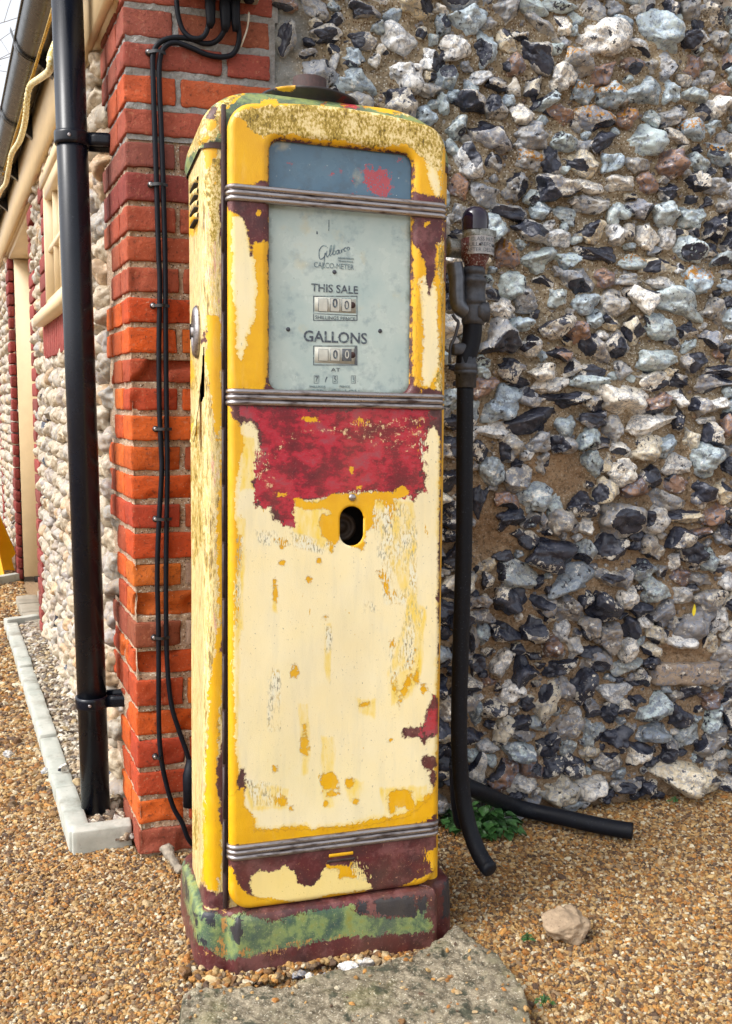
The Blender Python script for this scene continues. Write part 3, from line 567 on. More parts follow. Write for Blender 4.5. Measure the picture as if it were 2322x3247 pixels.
# dial and header glass
def plate(u0, u1, z0, z1, v, name, mat, parent, step=.004, attrs=None, amp=0):
    nx_, nz_ = max(2, int((u1 - u0) / step)), max(2, int((z1 - z0) / step)); X, Zg = np.meshgrid(np.linspace(u0, u1, nx_), np.linspace(z0, z1, nz_))
    P = np.stack([X, np.full(X.shape, v), Zg], -1); mb = MB(); mb.grid(P.transpose(1, 0, 2)); mb.grid((P + [0, .003, 0])); V, F, _ = mb.arrays(); return make(name, (V, F, attrs(V) if attrs else None), mat, parent)
def redf(V):
    Q = proj(PUMP.world(V)); d = sd_poly(Q[:, 0], Q[:, 1], Z(*R2, (1045,570),(1100,575),(1180,590),(1215,650),(1200,700),(1180,735),(1110,730),(1095,690),(1060,660)))
    for e in ((1245,510,10,22),(870,585,7,7),(895,605,9,7),(1010,630,8,10),(690,552,8,6),(1010,710,10,8),(950,590,5,7),(1095,560,28,8),(1150,620,52,50)): d = np.maximum(d, sd_ell(Q[:, 0], Q[:, 1], 500 + e[0] / 1.624, 180 + e[1] / 1.624, e[2] / 1.624, e[3] / 1.624))
    return {'L_red': d - 4}
DV = .0175
def edgef(V): return {'edge': np.clip(1 + sd_rrect(V[:, 0], V[:, 2], .2245, 1.334, .1445, .182, .022) / .022, 0, 1)}
face = plate(.070, .379, 1.140, 1.530, DV, 'dial_face', M_dial, pump, attrs=edgef)
plate(.070, .379, 1.531, 1.634, DV, 'header_glass', M_head, pump, attrs=redf)
def text(s, x, z, size, mat, parent, name='lettering', sx=1., ang=0., shear=0., v=DV - .0006, extr=.0002, bold=.0, align='CENTER', px_=True):
    """x,z local metres of the text's centre"""
    cu = bpy.data.curves.new(name, 'FONT'); cu.body = s; cu.size = size; cu.align_x = align; cu.align_y = 'CENTER'; cu.extrude = extr; cu.shear = shear; cu.offset = bold; cu.resolution_u = 3
    tmp = bpy.data.objects.new('tmp', cu); COL.objects.link(tmp); dg = bpy.context.evaluated_depsgraph_get(); me = bpy.data.meshes.new_from_object(tmp.evaluated_get(dg)); bpy.data.objects.remove(tmp)
    me.name = name; me.materials.clear(); me.materials.append(mat); o = bpy.data.objects.new(name, me); COL.objects.link(o); o.parent = parent
    o.matrix_local = Matrix.Translation((x, v, z)) @ Matrix.Rotation(math.radians(90), 4, 'X') @ Matrix.Rotation(math.radians(ang), 4, 'Z') @ Matrix.Diagonal((sx, 1, 1, 1)); return o
RD = ((900, 700), 3.786)
def dp(x, y, v=DV): p = PUMP.px(RD[0][0] + x / RD[1], RD[0][1] + y / RD[1], v); return p[0], p[2]
def dtext(s, x0, x1, yc, hpx, mat, **k):
    """writing whose caps run from x0 to x1 at height yc and are hpx tall (zoomed dial pixels)"""
    a = dp(x0, yc); b = dp(x1, yc); w = b[0] - a[0]; h = hpx / RD[1] * .00060
    size = h / .70; o = text(s, (a[0] + b[0]) / 2, (a[1] + b[1]) / 2, size, mat, face, **k); ww = o.dimensions.x if o.dimensions.x > 0 else 1
    xs = [v_.co.x for v_ in o.data.vertices]; ww = max(xs) - min(xs); f = w / ww
    for v_ in o.data.vertices: v_.co.x = (v_.co.x - (max(xs) + min(xs)) / 2) * f
    ys = [v_.co.y for v_ in o.data.vertices]; m = (max(ys) + min(ys)) / 2
    for v_ in o.data.vertices: v_.co.y -= m
    return o
dtext('THIS SALE', 330, 892, 815, 95, M_ink, bold=.0003); dtext('GALLONS', 238, 1000, 1398, 132, M_ink, bold=.0006)
dtext('CALCO-METER', 362, 842, 540, 66, M_ink2); dtext('SHILLINGS PENCE', 378, 858, 1168, 42, M_ink); dtext('AT', 568, 676, 1788, 46, M_ink)
dtext('SHILLINGS', 305, 500, 1990, 28, M_ink2); dtext('PENCE', 672, 795, 1990, 28, M_ink2); dtext('PER', 338, 488, 2052, 58, M_ink2); dtext('GALLON', 570, 905, 2052, 58, M_ink2)
dtext('REGISTERED', 655, 842, 452, 20, M_ink2); dtext('TRADE MARK', 655, 832, 488, 18, M_ink2)
# script maker's mark drawn with a brush-like stroke
def stroke(lines, r, name, mat, parent, v=DV - .0004):
    mb = MB()
    for L in lines:
        p = np.array([(*dp(x, y),) for x, y in L]); p = catmull([(a, v, b) for a, b in p], 6); T = np.gradient(p, axis=0); T /= np.linalg.norm(T, axis=1)[:, None] + 1e-9
        S_ = np.stack([-T[:, 2], T[:, 1] * 0, T[:, 0]], 1) * r; mb.grid(np.stack([p - S_, p + S_]), cu=False); mb.grid(np.stack([p + S_ + [0, .0003, 0], p - S_ + [0, .0003, 0]]))
    return make(name, mb, mat, parent)
stroke([[(515,308),(470,300),(430,350),(425,420),(440,460),(480,440),(500,400),(495,390),(488,470),(480,540),(465,578),(455,565)], [(520,360),(512,400),(520,432),(535,425)], [(522,318),(527,326)], [(535,420),(560,380),(575,310),(565,300),(552,360),(555,415),(570,420)],
        [(575,410),(605,340),(612,295),(600,300),(592,360),(595,405),(615,400),(625,370),(605,362)], [(660,350),(635,360),(630,390),(650,395),(665,350),(668,385),(680,385)], [(690,345),(695,380),(700,345),(718,340)], [(752,322),(728,330),(725,360),(750,362)], [(775,312),(760,335),(772,355),(790,335),(780,312)]], .0010, 'maker_script', M_ink2, face)
def rectline(x0, y0, x1, y1, t, mb, v=DV - .0004):
    a, b, c, d = dp(x0, y0), dp(x1, y0), dp(x1, y1), dp(x0, y1); q = [a, b, c, d]; cx_ = sum(p[0] for p in q) / 4; cz_ = sum(p[1] for p in q) / 4
    out = [(p[0], v, p[1]) for p in q]; inn = [(p[0] + (t if p[0] < cx_ else -t), v, p[1] + (t if p[1] < cz_ else -t)) for p in q]
    mb.add(out + inn, [[0, 1, 5, 4], [1, 2, 6, 5], [2, 3, 7, 6], [3, 0, 4, 7]])
def counter(y0, y1, rows, dark_last, shade):
    root = MB(); rectline(354, y0[0], 884, y0[1], .0016, root)
    fr = make('counter_frame', root, M_ink, face)
    bg = MB(); a, b = dp(372, y1[0]), dp(866, y1[1]); bg.rbox(((a[0] + b[0]) / 2, DV - .0001, (a[1] + b[1]) / 2), (b[0] - a[0], .0004, a[1] - b[1]), .0001, seg=(2, 1, 2)); make('surround', bg, M_cell, fr)
    for k, (x0, x1, s, zoff) in enumerate(rows):
        a, b = dp(x0, y1[2]), dp(x1, y1[3]); cx_, cz_ = (a[0] + b[0]) / 2, (a[1] + b[1]) / 2; w, h = b[0] - a[0], a[1] - b[1]
        e = MB(); e.rbox((cx_, DV - .0006, cz_), (w + .0016, .0006, h + .0016), .0002, seg=(2, 1, 2)); make('window_edge', e, M_ink, fr)
        d = MB(); aa = np.linspace(-.9, .9, 12); P_ = np.array([[(cx_ + sx_ * w / 2, DV - .0010 - .0022 * (math.cos(q_) - .6), cz_ + math.sin(q_) / math.sin(.9) * h / 2) for q_ in aa] for sx_ in (-1, 1)]); d.grid(P_)
        dr = make('number_drum', d, M_drumd if (dark_last and k == 2) else M_drum, fr)
        if s: 
            text(s, cx_, cz_ + zoff * h, h * 1.02, M_ink if not (dark_last and k == 2) else M_drum, dr, 'digit', sx=.85, v=DV - .0023, bold=.0006 if k == 1 else 0)
    e = MB(); a = dp(825, (y1[2] + y1[3]) / 2); e.lathe((a[0], DV - .0004, a[1]), (0, -1, 0), [(0, 0), (.0062, 0), (.0062, .0006), (0, .0006)], 14); make('rusty_hole', e, M_seam, fr)
counter((900, 1200), (912, 1112, 935, 1090), [(418, 523, '', 0), (560, 665, '0', .12), (700, 806, '0', -.04)], False, 0)
mbx = MB(); a, b = dp(360, 1122), dp(880, 1128); mbx.rbox(((a[0] + b[0]) / 2, DV - .0004, (a[1] + b[1]) / 2), (b[0] - a[0], .0003, .0012), .0001, seg=(1, 1, 1)); make('rule_line', mbx, M_ink, face)
counter((1498, 1735), (1512, 1722, 1540, 1682), [(420, 527, '', 0), (565, 668, '0', 0), (705, 808, '0', 0)], True, 0)
mbx = MB(); q = [dp(*c) for c in ((880, 1508), (852, 1512), (838, 1600), (862, 1640), (850, 1722), (882, 1728))]; mbx.add([(x, DV - .0009, z) for x, z in q], None, [[0, 1, 2], [0, 2, 3], [0, 3, 5], [3, 4, 5]]); make('dark_patch', mbx, M_drumd, face)
for x0, x1, s in ((362, 424, '7'), (587, 648, '5'), (808, 864, '3')):
    m_ = MB(); rectline(x0, 1858, x1, 1952, .0008, m_); f_ = make('price_window', m_, M_ink, face); a, b = dp(x0, 1858), dp(x1, 1952); text(s, (a[0] + b[0]) / 2, (a[1] + b[1]) / 2, .0155, M_ink if s != '3' else M_ink2, f_, 'digit', sx=.8)
stroke([[(498,1938),(508,1900),(522,1872)]], .0010, 'oblique_mark', M_ink, face); stroke([[(543,-10),(543,60),(540,120)]], .0007, 'scratch', M_ink, face); stroke([[(400,160),(401,125)]], .0014, 'scratch', M_ink, face)
for x, y in ((608, 614), (52, 1302), (1156, 1322)):
    a = dp(x, y); m_ = MB(); m_.lathe((a[0], DV, a[1]), (0, -1, 0), [(0, 0), (.0042, 0), (.0042, .0012), (.003, .0018), (0, .002)], 14); make('screw', m_, M_iron, face)

# louvres on the left side
for k in range(4):
    z = 1.560 - k * .0232; m_ = MB(); a = np.linspace(0, math.pi, 9); y = np.linspace(.085, .165, 12); e = np.sqrt(np.clip(1 - ((y - .125) / .0405) ** 2, 0, 1)) ** .5
    P_ = np.array([[(BU0 - .0115 * e_ * math.sin(t_) ** .8, yy, z - .0085 * math.cos(t_) * (.4 + .6 * e_)) for t_ in a] for yy, e_ in zip(y, e)]); 
    m_.grid(P_); V, F, _ = m_.arrays(); make('louvre', (V, F, fields(PUMP, V, BODY)), PAINT, pump)
    m_ = MB(); m_.rbox((BU0 - .003, .125, z - .0085), (.013, .070, .004), .001, seg=(2, 4, 2)); make('louvre_gap', m_, M_void, pump)
# lock and torn cover flap
lk = MB(); lk.lathe((BU0 - .001, .105, 1.268), (-1, 0, 0), [(0, 0), (.052, 0), (.052, .004), (.046, .009), (.030, .011), (.028, .008), (.012, .008), (.010, .014), (0, .014)], 40); V, F, _ = lk.arrays(); V[:, 1] = .105 + (V[:, 1] - .105) * .72
lock = make('lock_escutcheon', (V, F, {}), M_chrome, pump); m_ = MB(); m_.rbox((BU0 - .015, .105, 1.268), (.003, .008, .030), .001, seg=(2, 2, 4)); make('keyhole', m_, M_void, lock)
m_ = MB(); tt = np.linspace(0, 1, 20); P_ = np.array([[(BU0 - .004 - .016 * t_ ** 1.5 * (1 - s_ * .2), .085 - .030 * s_, 1.165 - .115 * t_) for s_ in np.linspace(0, 1, 5)] for t_ in tt]); P_[..., 0] += fbm(P_ * 60, 2) * .002
m_.grid(P_); m_.grid(P_[:, ::-1] + [.0015, 0, 0]); V, F, _ = m_.arrays(); make('torn_flap', (V, F, fields(PUMP, V, BODY)), PAINT, pump)
m_ = MB(); m_.rbox((BU0 - .010, .095, 1.075), (.012, .012, .028), .005, seg=(4, 4, 6)); V, F, _ = m_.arrays(); make('stud', (V, F, fields(PUMP, V, [])), PAINT, pump)

# globe collar on the dome
m_ = MB(); m_.lathe((.196, .165, 1.737), (.03, -.05, 1), [(.076, -.03), (.080, -.002), (.090, .010), (.101, .017), (.104, .021), (.100, .0225), (.045, .021), (.040, .024), (.030, .0235), (0, .0225)], 64); V, F, _ = m_.arrays(); V += (fbm(V * 60, 2) * .0012)[:, None]
A = fields(PUMP, V, [poly('yel', ((850, 200), 4.06), (110,290),(200,250),(350,240),(350,340),(120,360))]); A['L_maroon'] = np.where(A['L_streak'] < -59, 60, A['L_streak']); A['L_maroon'] = 60 - 0 * A['L_maroon']
qd = proj(PUMP.world(V)); A['L_black'] = 12 + 60 * fbm(V * 30, 3); A['L_rust'] = -26 + 0 * A['L_maroon']; A['L_chip'] = sd_poly(qd[:, 0], qd[:, 1], Z((850, 200), 4.06, (110,290),(200,250),(350,240),(345,350),(120,360))); make('globe_collar', (V, F, A), PAINT, pump)
m_ = MB(); m_.lathe((.196, .165, 1.760), (.03, -.05, 1), [(0, 0), (.040, 0), (.0385, .012), (.0355, .014), (.035, .044), (.031, .045), (.029, .02), (0, .02)], 40); make('globe_socket', m_, M_seam, pump)
# slot handle low on the door
m_ = MB(); a = PUMP.px(550 + 750 / 1.412, 2500 + 320 / 1.412, 0); m_.rbox((a[0], -.001, a[2]), (.060, .004, .006), .0015, seg=(6, 2, 2)); make('slot_rim', m_, M_seam, door)
m_ = MB(); m_.rbox((a[0], -.0015, a[2] + .012), (.052, .003, .007), .0015, seg=(6, 2, 2)); V, F, _ = m_.arrays(); make('slot_tab', (V, F, fields(PUMP, V, [])), PAINT, door)

# ---- sight glass, pipework and delivery hose on the right side
HV = .15
def hp(x, y, v=HV): return PUMP.px(x, y, v)
RF = ((1380, 600), 3.244)
def fp(x, y, v=HV): return hp(RF[0][0] + x / RF[1], RF[0][1] + y / RF[1], v)
M_redp = simple('chipped_red_casting', (.10, .022, .020), .5, .1, .5, 45, .6, .001, .5, ((.30, .29, .28), .56))
M_alu = simple('tarnished_aluminium', (.26, .26, .24), .45, .7, .4, 60, .5, .001, .5, ((.08, .09, .04), .58))
M_glass = NT('dark_purple_glass').set('Base Color', (.012, .006, .022)).set('Roughness', .08).set('Specular IOR Level', .6).m
mm = .00066 / 3.244 * 1.0
s_ = .000655 / 1.0
K = .000238
def L(o, prof, n=28, ax=(0, 0, 1)):   # profile in zoom px -> metres
    m_ = MB(); m_.lathe(o, ax, [(r * K * 1.18, h * K * .95) for r, h in prof], n); return m_
c = fp(412, 430); sg = make('sight_glass_collar', L(c, [(0, -95), (78, -95), (96, -90), (100, -50), (100, 0), (92, 6), (60, 8), (0, 8)]), M_alu, pump)
make('glass_dome', L(fp(412, 430), [(104, -2), (106, 60), (108, 100), (100, 160), (80, 200), (50, 222), (0, 232)]), M_glass, sg)
m_ = MB(); m_.lathe(fp(465, 470), (0, 0, 1), [(150 * K, -30 * K), (150 * K, 30 * K), (0, 32 * K)], 6); make('hex_flange', m_, M_alu, sg)
c = fp(412, 700); make('red_casting', L(c, [(0, -125), (82, -125), (86, -60), (110, -10), (112, 170), (0, 170)]), M_redp, sg)
m_ = MB(); m_.tube(catmull([fp(400, 620, .17), fp(300, 620, .18), fp(220, 610, .18), fp(120, 600, .18)], 4), [.016, .018, .020, .021] + [.021] * 9, 16); make('side_elbow', m_, M_alu, sg)
# nameplate wrapped round the collar
ang = np.linspace(-1.2, 1.35, 24); c = fp(440, 600); rad = 152 * K; M_np = simple('nameplate_metal', (.34, .33, .33), .4, .3, .2, 60, .2)
def npt(a, z, e=0): return (c[0] + (rad + e) * math.sin(a), c[1] - (rad + e) * math.cos(a), c[2] + z)
m_ = MB(); m_.grid(np.array([[npt(a, z) for z in (-82 * K, 82 * K)] for a in ang])); m_.grid(np.array([[npt(a, z, -.002) for z in (82 * K, -82 * K)] for a in ang])); 
m_.grid(np.array([[npt(a, 82 * K), npt(a, 82 * K, -.002)] for a in ang])); m_.grid(np.array([[npt(a, -82 * K, -.002), npt(a, -82 * K)] for a in ang]))
plate_o = make('nameplate', m_, M_np, sg)
for i, s in enumerate(('GLASS MUST BE', 'FULL BEFORE &', 'AFTER DELIVERY')):
    o = text(s, 0, 0, .0118, M_ink, plate_o, extr=.0001)
    xs = [v_.co.x for v_ in o.data.vertices]; x0, x1 = min(xs), max(xs); a0 = -.85 if i == 0 else -1.1; a1 = 1.25
    for v_ in o.data.vertices:
        a = a0 + (v_.co.x - x0) / (x1 - x0) * (a1 - a0); p = npt(a, (48 - 48 * i) * K + v_.co.y, .0004 + v_.co.z * .2); v_.co = p
    o.matrix_local = Matrix.Identity(4)
m_ = MB()
for a in (-.28, .72):
    m_ = MB(); p = np.array(npt(a, 0)); m_.lathe(p, (math.sin(a), -math.cos(a), 0), [(0, 0), (.0032, 0), (.0028, .002), (0, .0025)], 10); make('rivet', m_, M_iron, plate_o)
# union fittings below
c = fp(400, 1000); fit = make('pipe_union', L(c, [(0, 180), (86, 180), (88, 120), (80, 115), (80, 80), (98, 75), (100, 30), (92, 25), (92, -120), (98, -125), (98, -170), (88, -175), (92, -200), (94, -330), (86, -370), (0, -370)]), M_iron, pump)
m_ = MB(); m_.lathe(fp(470, 1270, HV - .01), (.96, -.2, .05), [(0, -.01), (.022, -.01), (.024, .005), (.021, .012), (.023, .016), (0, .018)], 20); make('union_plug', m_, M_iron, fit)
m_ = MB(); m_.tube(catmull([fp(200, 760), fp(215, 860), fp(225, 950), fp(225, 1090), fp(240, 1190), fp(300, 1245), fp(380, 1270)], 6), .0180, 14); make('bent_pipe', m_, simple('grey_steel_pipe', (.12, .13, .15), .35, .6, .3, 60), fit)
m_ = MB(); m_.tube(catmull([fp(180, 1290), fp(215, 1340), fp(240, 1370), fp(215, 1480), fp(195, 1540), fp(160, 1620), fp(150, 1790)], 5), .0038, 8); make('wire_bracket', m_, M_iron, fit)
hose_top = [fp(388, 1340), fp(380, 1500), fp(350, 1650), fp(315, 1750), fp(312, 1950)]
m_ = MB(); m_.tube(catmull(hose_top, 6), .0215, 18); make('hose_neck', m_, M_rub, fit)
c = fp(318, 1890); fer = make('hose_coupling', L(c, [(0, 150), (80, 150), (84, 90), (96, 86), (98, 30), (90, 24), (100, 15), (100, -10), (86, -14), (88, -140), (80, -145), (0, -145)], 8), M_iron, pump)
m_ = MB(); p = fp(290, 1650); m_.rbox(p, (.056, .030, .026), .008, noise=.003, ns=40, seg=(6, 6, 6)); make('clamp', m_, M_iron, fer)
hs = [fp(310, 2020), hp(1474, 1400), hp(1472, 1700), hp(1463, 2000), hp(1456, 2300), hp(1463, 2480), hp(1482, 2600, .13), hp(1512, 2690, .10), hp(1540, 2740, .07), hp(1558, 2762, .05)]
hs = catmull(hs, 8); m_ = MB(); m_.tube(hs, [.0187] * (len(hs) - 3) + [.0180, .0165, .012], 22); make('delivery_hose', m_, M_hose, pump, label='thick black rubber hose hanging beside the pump')
# ================================================================== BUILDING
bld = empty('brick_and_flint_building', loc=tuple(PB), label='old flint and red brick building with brick quoin, cream eaves, window and doorway', category='building')
def under_bld(o): o.parent = bld; o.matrix_parent_inverse = Matrix.Translation(tuple(-PB)); return o

# ---------- materials
def flint_material(name, rough=1.):
    t = NT(name); off = t.attr('off', col=True); n_ = t.N.new('ShaderNodeVectorMath'); n_.operation = 'MULTIPLY_ADD'; t.L.new(off, n_.inputs[0]); n_.inputs[1].default_value = (7, 7, 7); t.L.new(t.obj(), n_.inputs[2]); v = n_.outputs[0]
    tint = t.attr('tint', col=True); core = t.attr('core'); lich = t.attr('lich')
    n1 = t.noise(28, v, 5, .6); n2 = t.noise(110, v, 4, .65); n3 = t.noise(420, v, 3, .6)
    cor = t.mix(t.step(n1, .40, .62), t.mix(.30, tint, (.10, .09, .09), 'MIX'), tint); vn = t.noise(34, v, 5, .6); cor = t.mix(t.math('MULTIPLY', t.step(vn, .455, .48), t.step(vn, .545, .52)), cor, t.mix(.65, tint, (.13, .17, .25) if rough == 1 else (.30, .22, .14)))
    cor = t.mix(t.step(n2, .58, .63, 0, .85 * rough), cor, t.mix(.7, tint, (.06, .05, .05), 'MIX'))
    cor = t.mix(t.step(n3, .64, .67, 0, .75 * rough), cor, (.035, .03, .03)); cor = t.mix(t.step(t.noise(48, v, 4, .6), .625, .645, 0, .95 * rough), cor, (.022, .024, .034)); cor = t.mix(t.step(t.noise(45, v, 4, .7), .40, .34, 0, .8), cor, (.80, .77, .70) if rough == 1 else (.62, .53, .39))
    k = t.math('ADD', core, t.math('MULTIPLY', t.math('SUBTRACT', n1, .5), 1.1)); k = t.math('ADD', k, t.math('MULTIPLY', t.math('SUBTRACT', n2, .5), .8))
    dk = t.mix(t.step(n1, .35, .7), (.012, .015, .028), (.060, .066, .092)); dk = t.mix(t.step(n2, .60, .7, 0, .6), dk, (.17, .17, .19))
    rind = t.math('MULTIPLY', t.step(k, .30, .42), t.step(k, .52, .44)); c = t.mix(t.step(k, .47, .52), cor, dk); c = t.mix(t.math('MULTIPLY', rind, .8), c, (.72, .66, .54))
    lv = t.math('ADD', lich, t.math('MULTIPLY', t.math('SUBTRACT', t.noise(75, v, 5, .75), .5), 2.2))
    c = t.mix(t.step(lv, .50, .56, 0, .85), c, t.mix(n2, (.36, .46, .47) if rough == 1 else (.34, .31, .26), (.60, .68, .67) if rough == 1 else (.52, .48, .40)))
    c = t.mix(t.step(t.noise(150, v, 4, .7), .66, .68, 0, .8 * rough), c, (.03, .025, .022))
    ol = t.attr('orange'); c = t.mix(t.step(t.math('ADD', ol, t.math('MULTIPLY', t.math('SUBTRACT', t.noise(85, v, 5, .75), .5), 3.6)), .78, .86), c, t.mix(n3, (.34, .13, .012), (.50, .26, .03)))
    t.set('Base Color', c); t.set('Roughness', t.step(k, .45, .55, .45, .14)).set('Specular IOR Level', .45)
    t.bump(t.math('ADD', t.math('MULTIPLY', n2, .7), t.math('ADD', t.math('MULTIPLY', n1, 1.), t.math('MULTIPLY', n3, .25))), .8, .003); return t.m
M_flint = flint_material('flint')
def mortar_material(name, a, b, dark, grit=True, sc=1.):
    t = NT(name); n = t.noise(5, detail=5); c = t.mix(t.step(n, .35, .65), a, b); s2 = t.noise(120 * sc, detail=5, rough=.7); c = t.mix(t.step(s2, .42, .7, 0, .75), c, dark)
    vo = t.vor(260 * sc, out='Color'); w = t.vor(260 * sc); g = t.N.new('ShaderNodeSeparateColor'); t.L.new(vo, g.inputs[0])
    if grit:
        c = t.mix(t.math('MULTIPLY', t.step(g.outputs[0], .80, .82), t.step(w, .5, .4)), c, (.62, .58, .50)); c = t.mix(t.math('MULTIPLY', t.step(g.outputs[1], .86, .88), t.step(w, .5, .4)), c, (.10, .06, .035))
    t.set('Base Color', c).set('Roughness', .9).set('Specular IOR Level', .2); t.bump(t.math('ADD', s2, t.math('MULTIPLY', w, -.5)), .9, .0025); return t.m
def wall_mortar():
    t = NT('lime_mortar'); cement = t.attr('cement'); warm = t.attr('warm')
    n = t.noise(6, detail=5); s2 = t.noise(110, detail=6, rough=.72); s3 = t.noise(380, detail=3)
    a = t.mix(t.step(n, .35, .65), (.27, .215, .145), (.38, .31, .21)); a = t.mix(warm, a, t.mix(t.step(n, .4, .6), (.33, .225, .135), (.26, .17, .10)))
    a = t.mix(t.step(s2, .52, .62, 0, .85), a, (.085, .065, .045)); a = t.mix(t.step(s2, .42, .33, 0, .7), a, (.52, .44, .32))
    a = t.mix(cement, a, t.mix(s2, (.20, .20, .19), (.30, .30, .28)))
    vo = t.vor(210, out='Color'); w = t.vor(210); g = t.N.new('ShaderNodeSeparateColor'); t.L.new(vo, g.inputs[0])
    fl = t.math('SUBTRACT', 1., t.math('MULTIPLY', t.math('ADD', warm, cement), .8))
    a = t.mix(t.math('MULTIPLY', fl, t.math('MULTIPLY', t.step(g.outputs[0], .74, .76), t.step(w, .5, .4))), a, (.60, .57, .50)); a = t.mix(t.math('MULTIPLY', fl, t.math('MULTIPLY', t.step(g.outputs[1], .84, .86), t.step(w, .5, .4))), a, (.13, .07, .03))
    t.set('Base Color', a).set('Roughness', .92).set('Specular IOR Level', .15); t.bump(t.math('ADD', t.math('MULTIPLY', s2, 1.2), t.math('ADD', t.math('MULTIPLY', w, -.5), t.math('MULTIPLY', s3, .3))), .9, .003); return t.m
M_wm = wall_mortar()

TYPES = {  # cortex tint, share of dark core, lichen
 'W': ((.86, .83, .76), -.24, -.2), 'B': ((.50, .59, .63), -.22, .38), 'D': ((.34, .33, .34), .62, -.1), 'G': ((.44, .43, .41), .12, .10), 'O': ((.34, .20, .13), -.05, .0), 'M': ((.84, .74, .54), .34, -.4)}
def stone(mb, frame_p, w, h, dep, ang, typ, seed, sub=4, rnd_=.5, out=.3, orange=0., low=True):
    """one flint set in the wall; frame_p = (x, z) in the wall's local axes; faces y<0"""
    rs = np.random.RandomState(seed); V, F = ico(sub)
    n = V + .0; r = np.ones(len(V))
    # chipped faces
    k = rs.randint(3, 7) if rnd_ < .9 else 0; core = np.full(len(V), 0.)
    tint, cr, li = TYPES[typ]; soft = []
    for i in range(k):
        d = rs.normal(size=3); d[1] = -abs(d[1]) * rs.uniform(.2, 1.6); d /= np.linalg.norm(d); hh = rs.uniform(.50, .85); dn = n @ d
        lim = hh / np.maximum(dn, .05); cut = r > lim; r = np.minimum(r, lim)
        if rs.rand() < (.85 if cr > .5 else .45 if cr > .2 else .10 if cr < -.2 else .2): core = np.where(cut, 1.1, core)
    off = rs.rand(3) * 20
    r = r * (1 + .50 * fbm(n * 1.15 + off, 2) + .13 * fbm(n * 3.0 + off, 2) + .04 * fbm(n * 9 + off, 2)); r *= 1.0 / np.percentile(r, 80)
    p = n * r[:, None] * np.array([w / 2, dep, h / 2]) * 1.10
    c_, s_ = math.cos(-ang), math.sin(-ang); p = np.stack([p[:, 0] * c_ - p[:, 2] * s_, p[:, 1], p[:, 0] * s_ + p[:, 2] * c_], 1)
    p = p + np.array([frame_p[0], dep * (out), frame_p[1]])
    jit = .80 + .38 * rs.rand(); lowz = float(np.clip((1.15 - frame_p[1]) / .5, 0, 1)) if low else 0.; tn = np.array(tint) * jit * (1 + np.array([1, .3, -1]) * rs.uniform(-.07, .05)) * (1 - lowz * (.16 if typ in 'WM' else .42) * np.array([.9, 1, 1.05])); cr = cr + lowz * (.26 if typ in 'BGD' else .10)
    mb.add(p, None, F, tint=tn, off=rs.rand(3), core=np.clip(core + cr * .6 + rs.uniform(-.12, .12), -1, 1.3), lich=np.full(len(V), li + rs.uniform(-.15, .15)), orange=np.where(p[:, 2] > frame_p[1], orange, orange * .4) if orange else 0.)
    return p
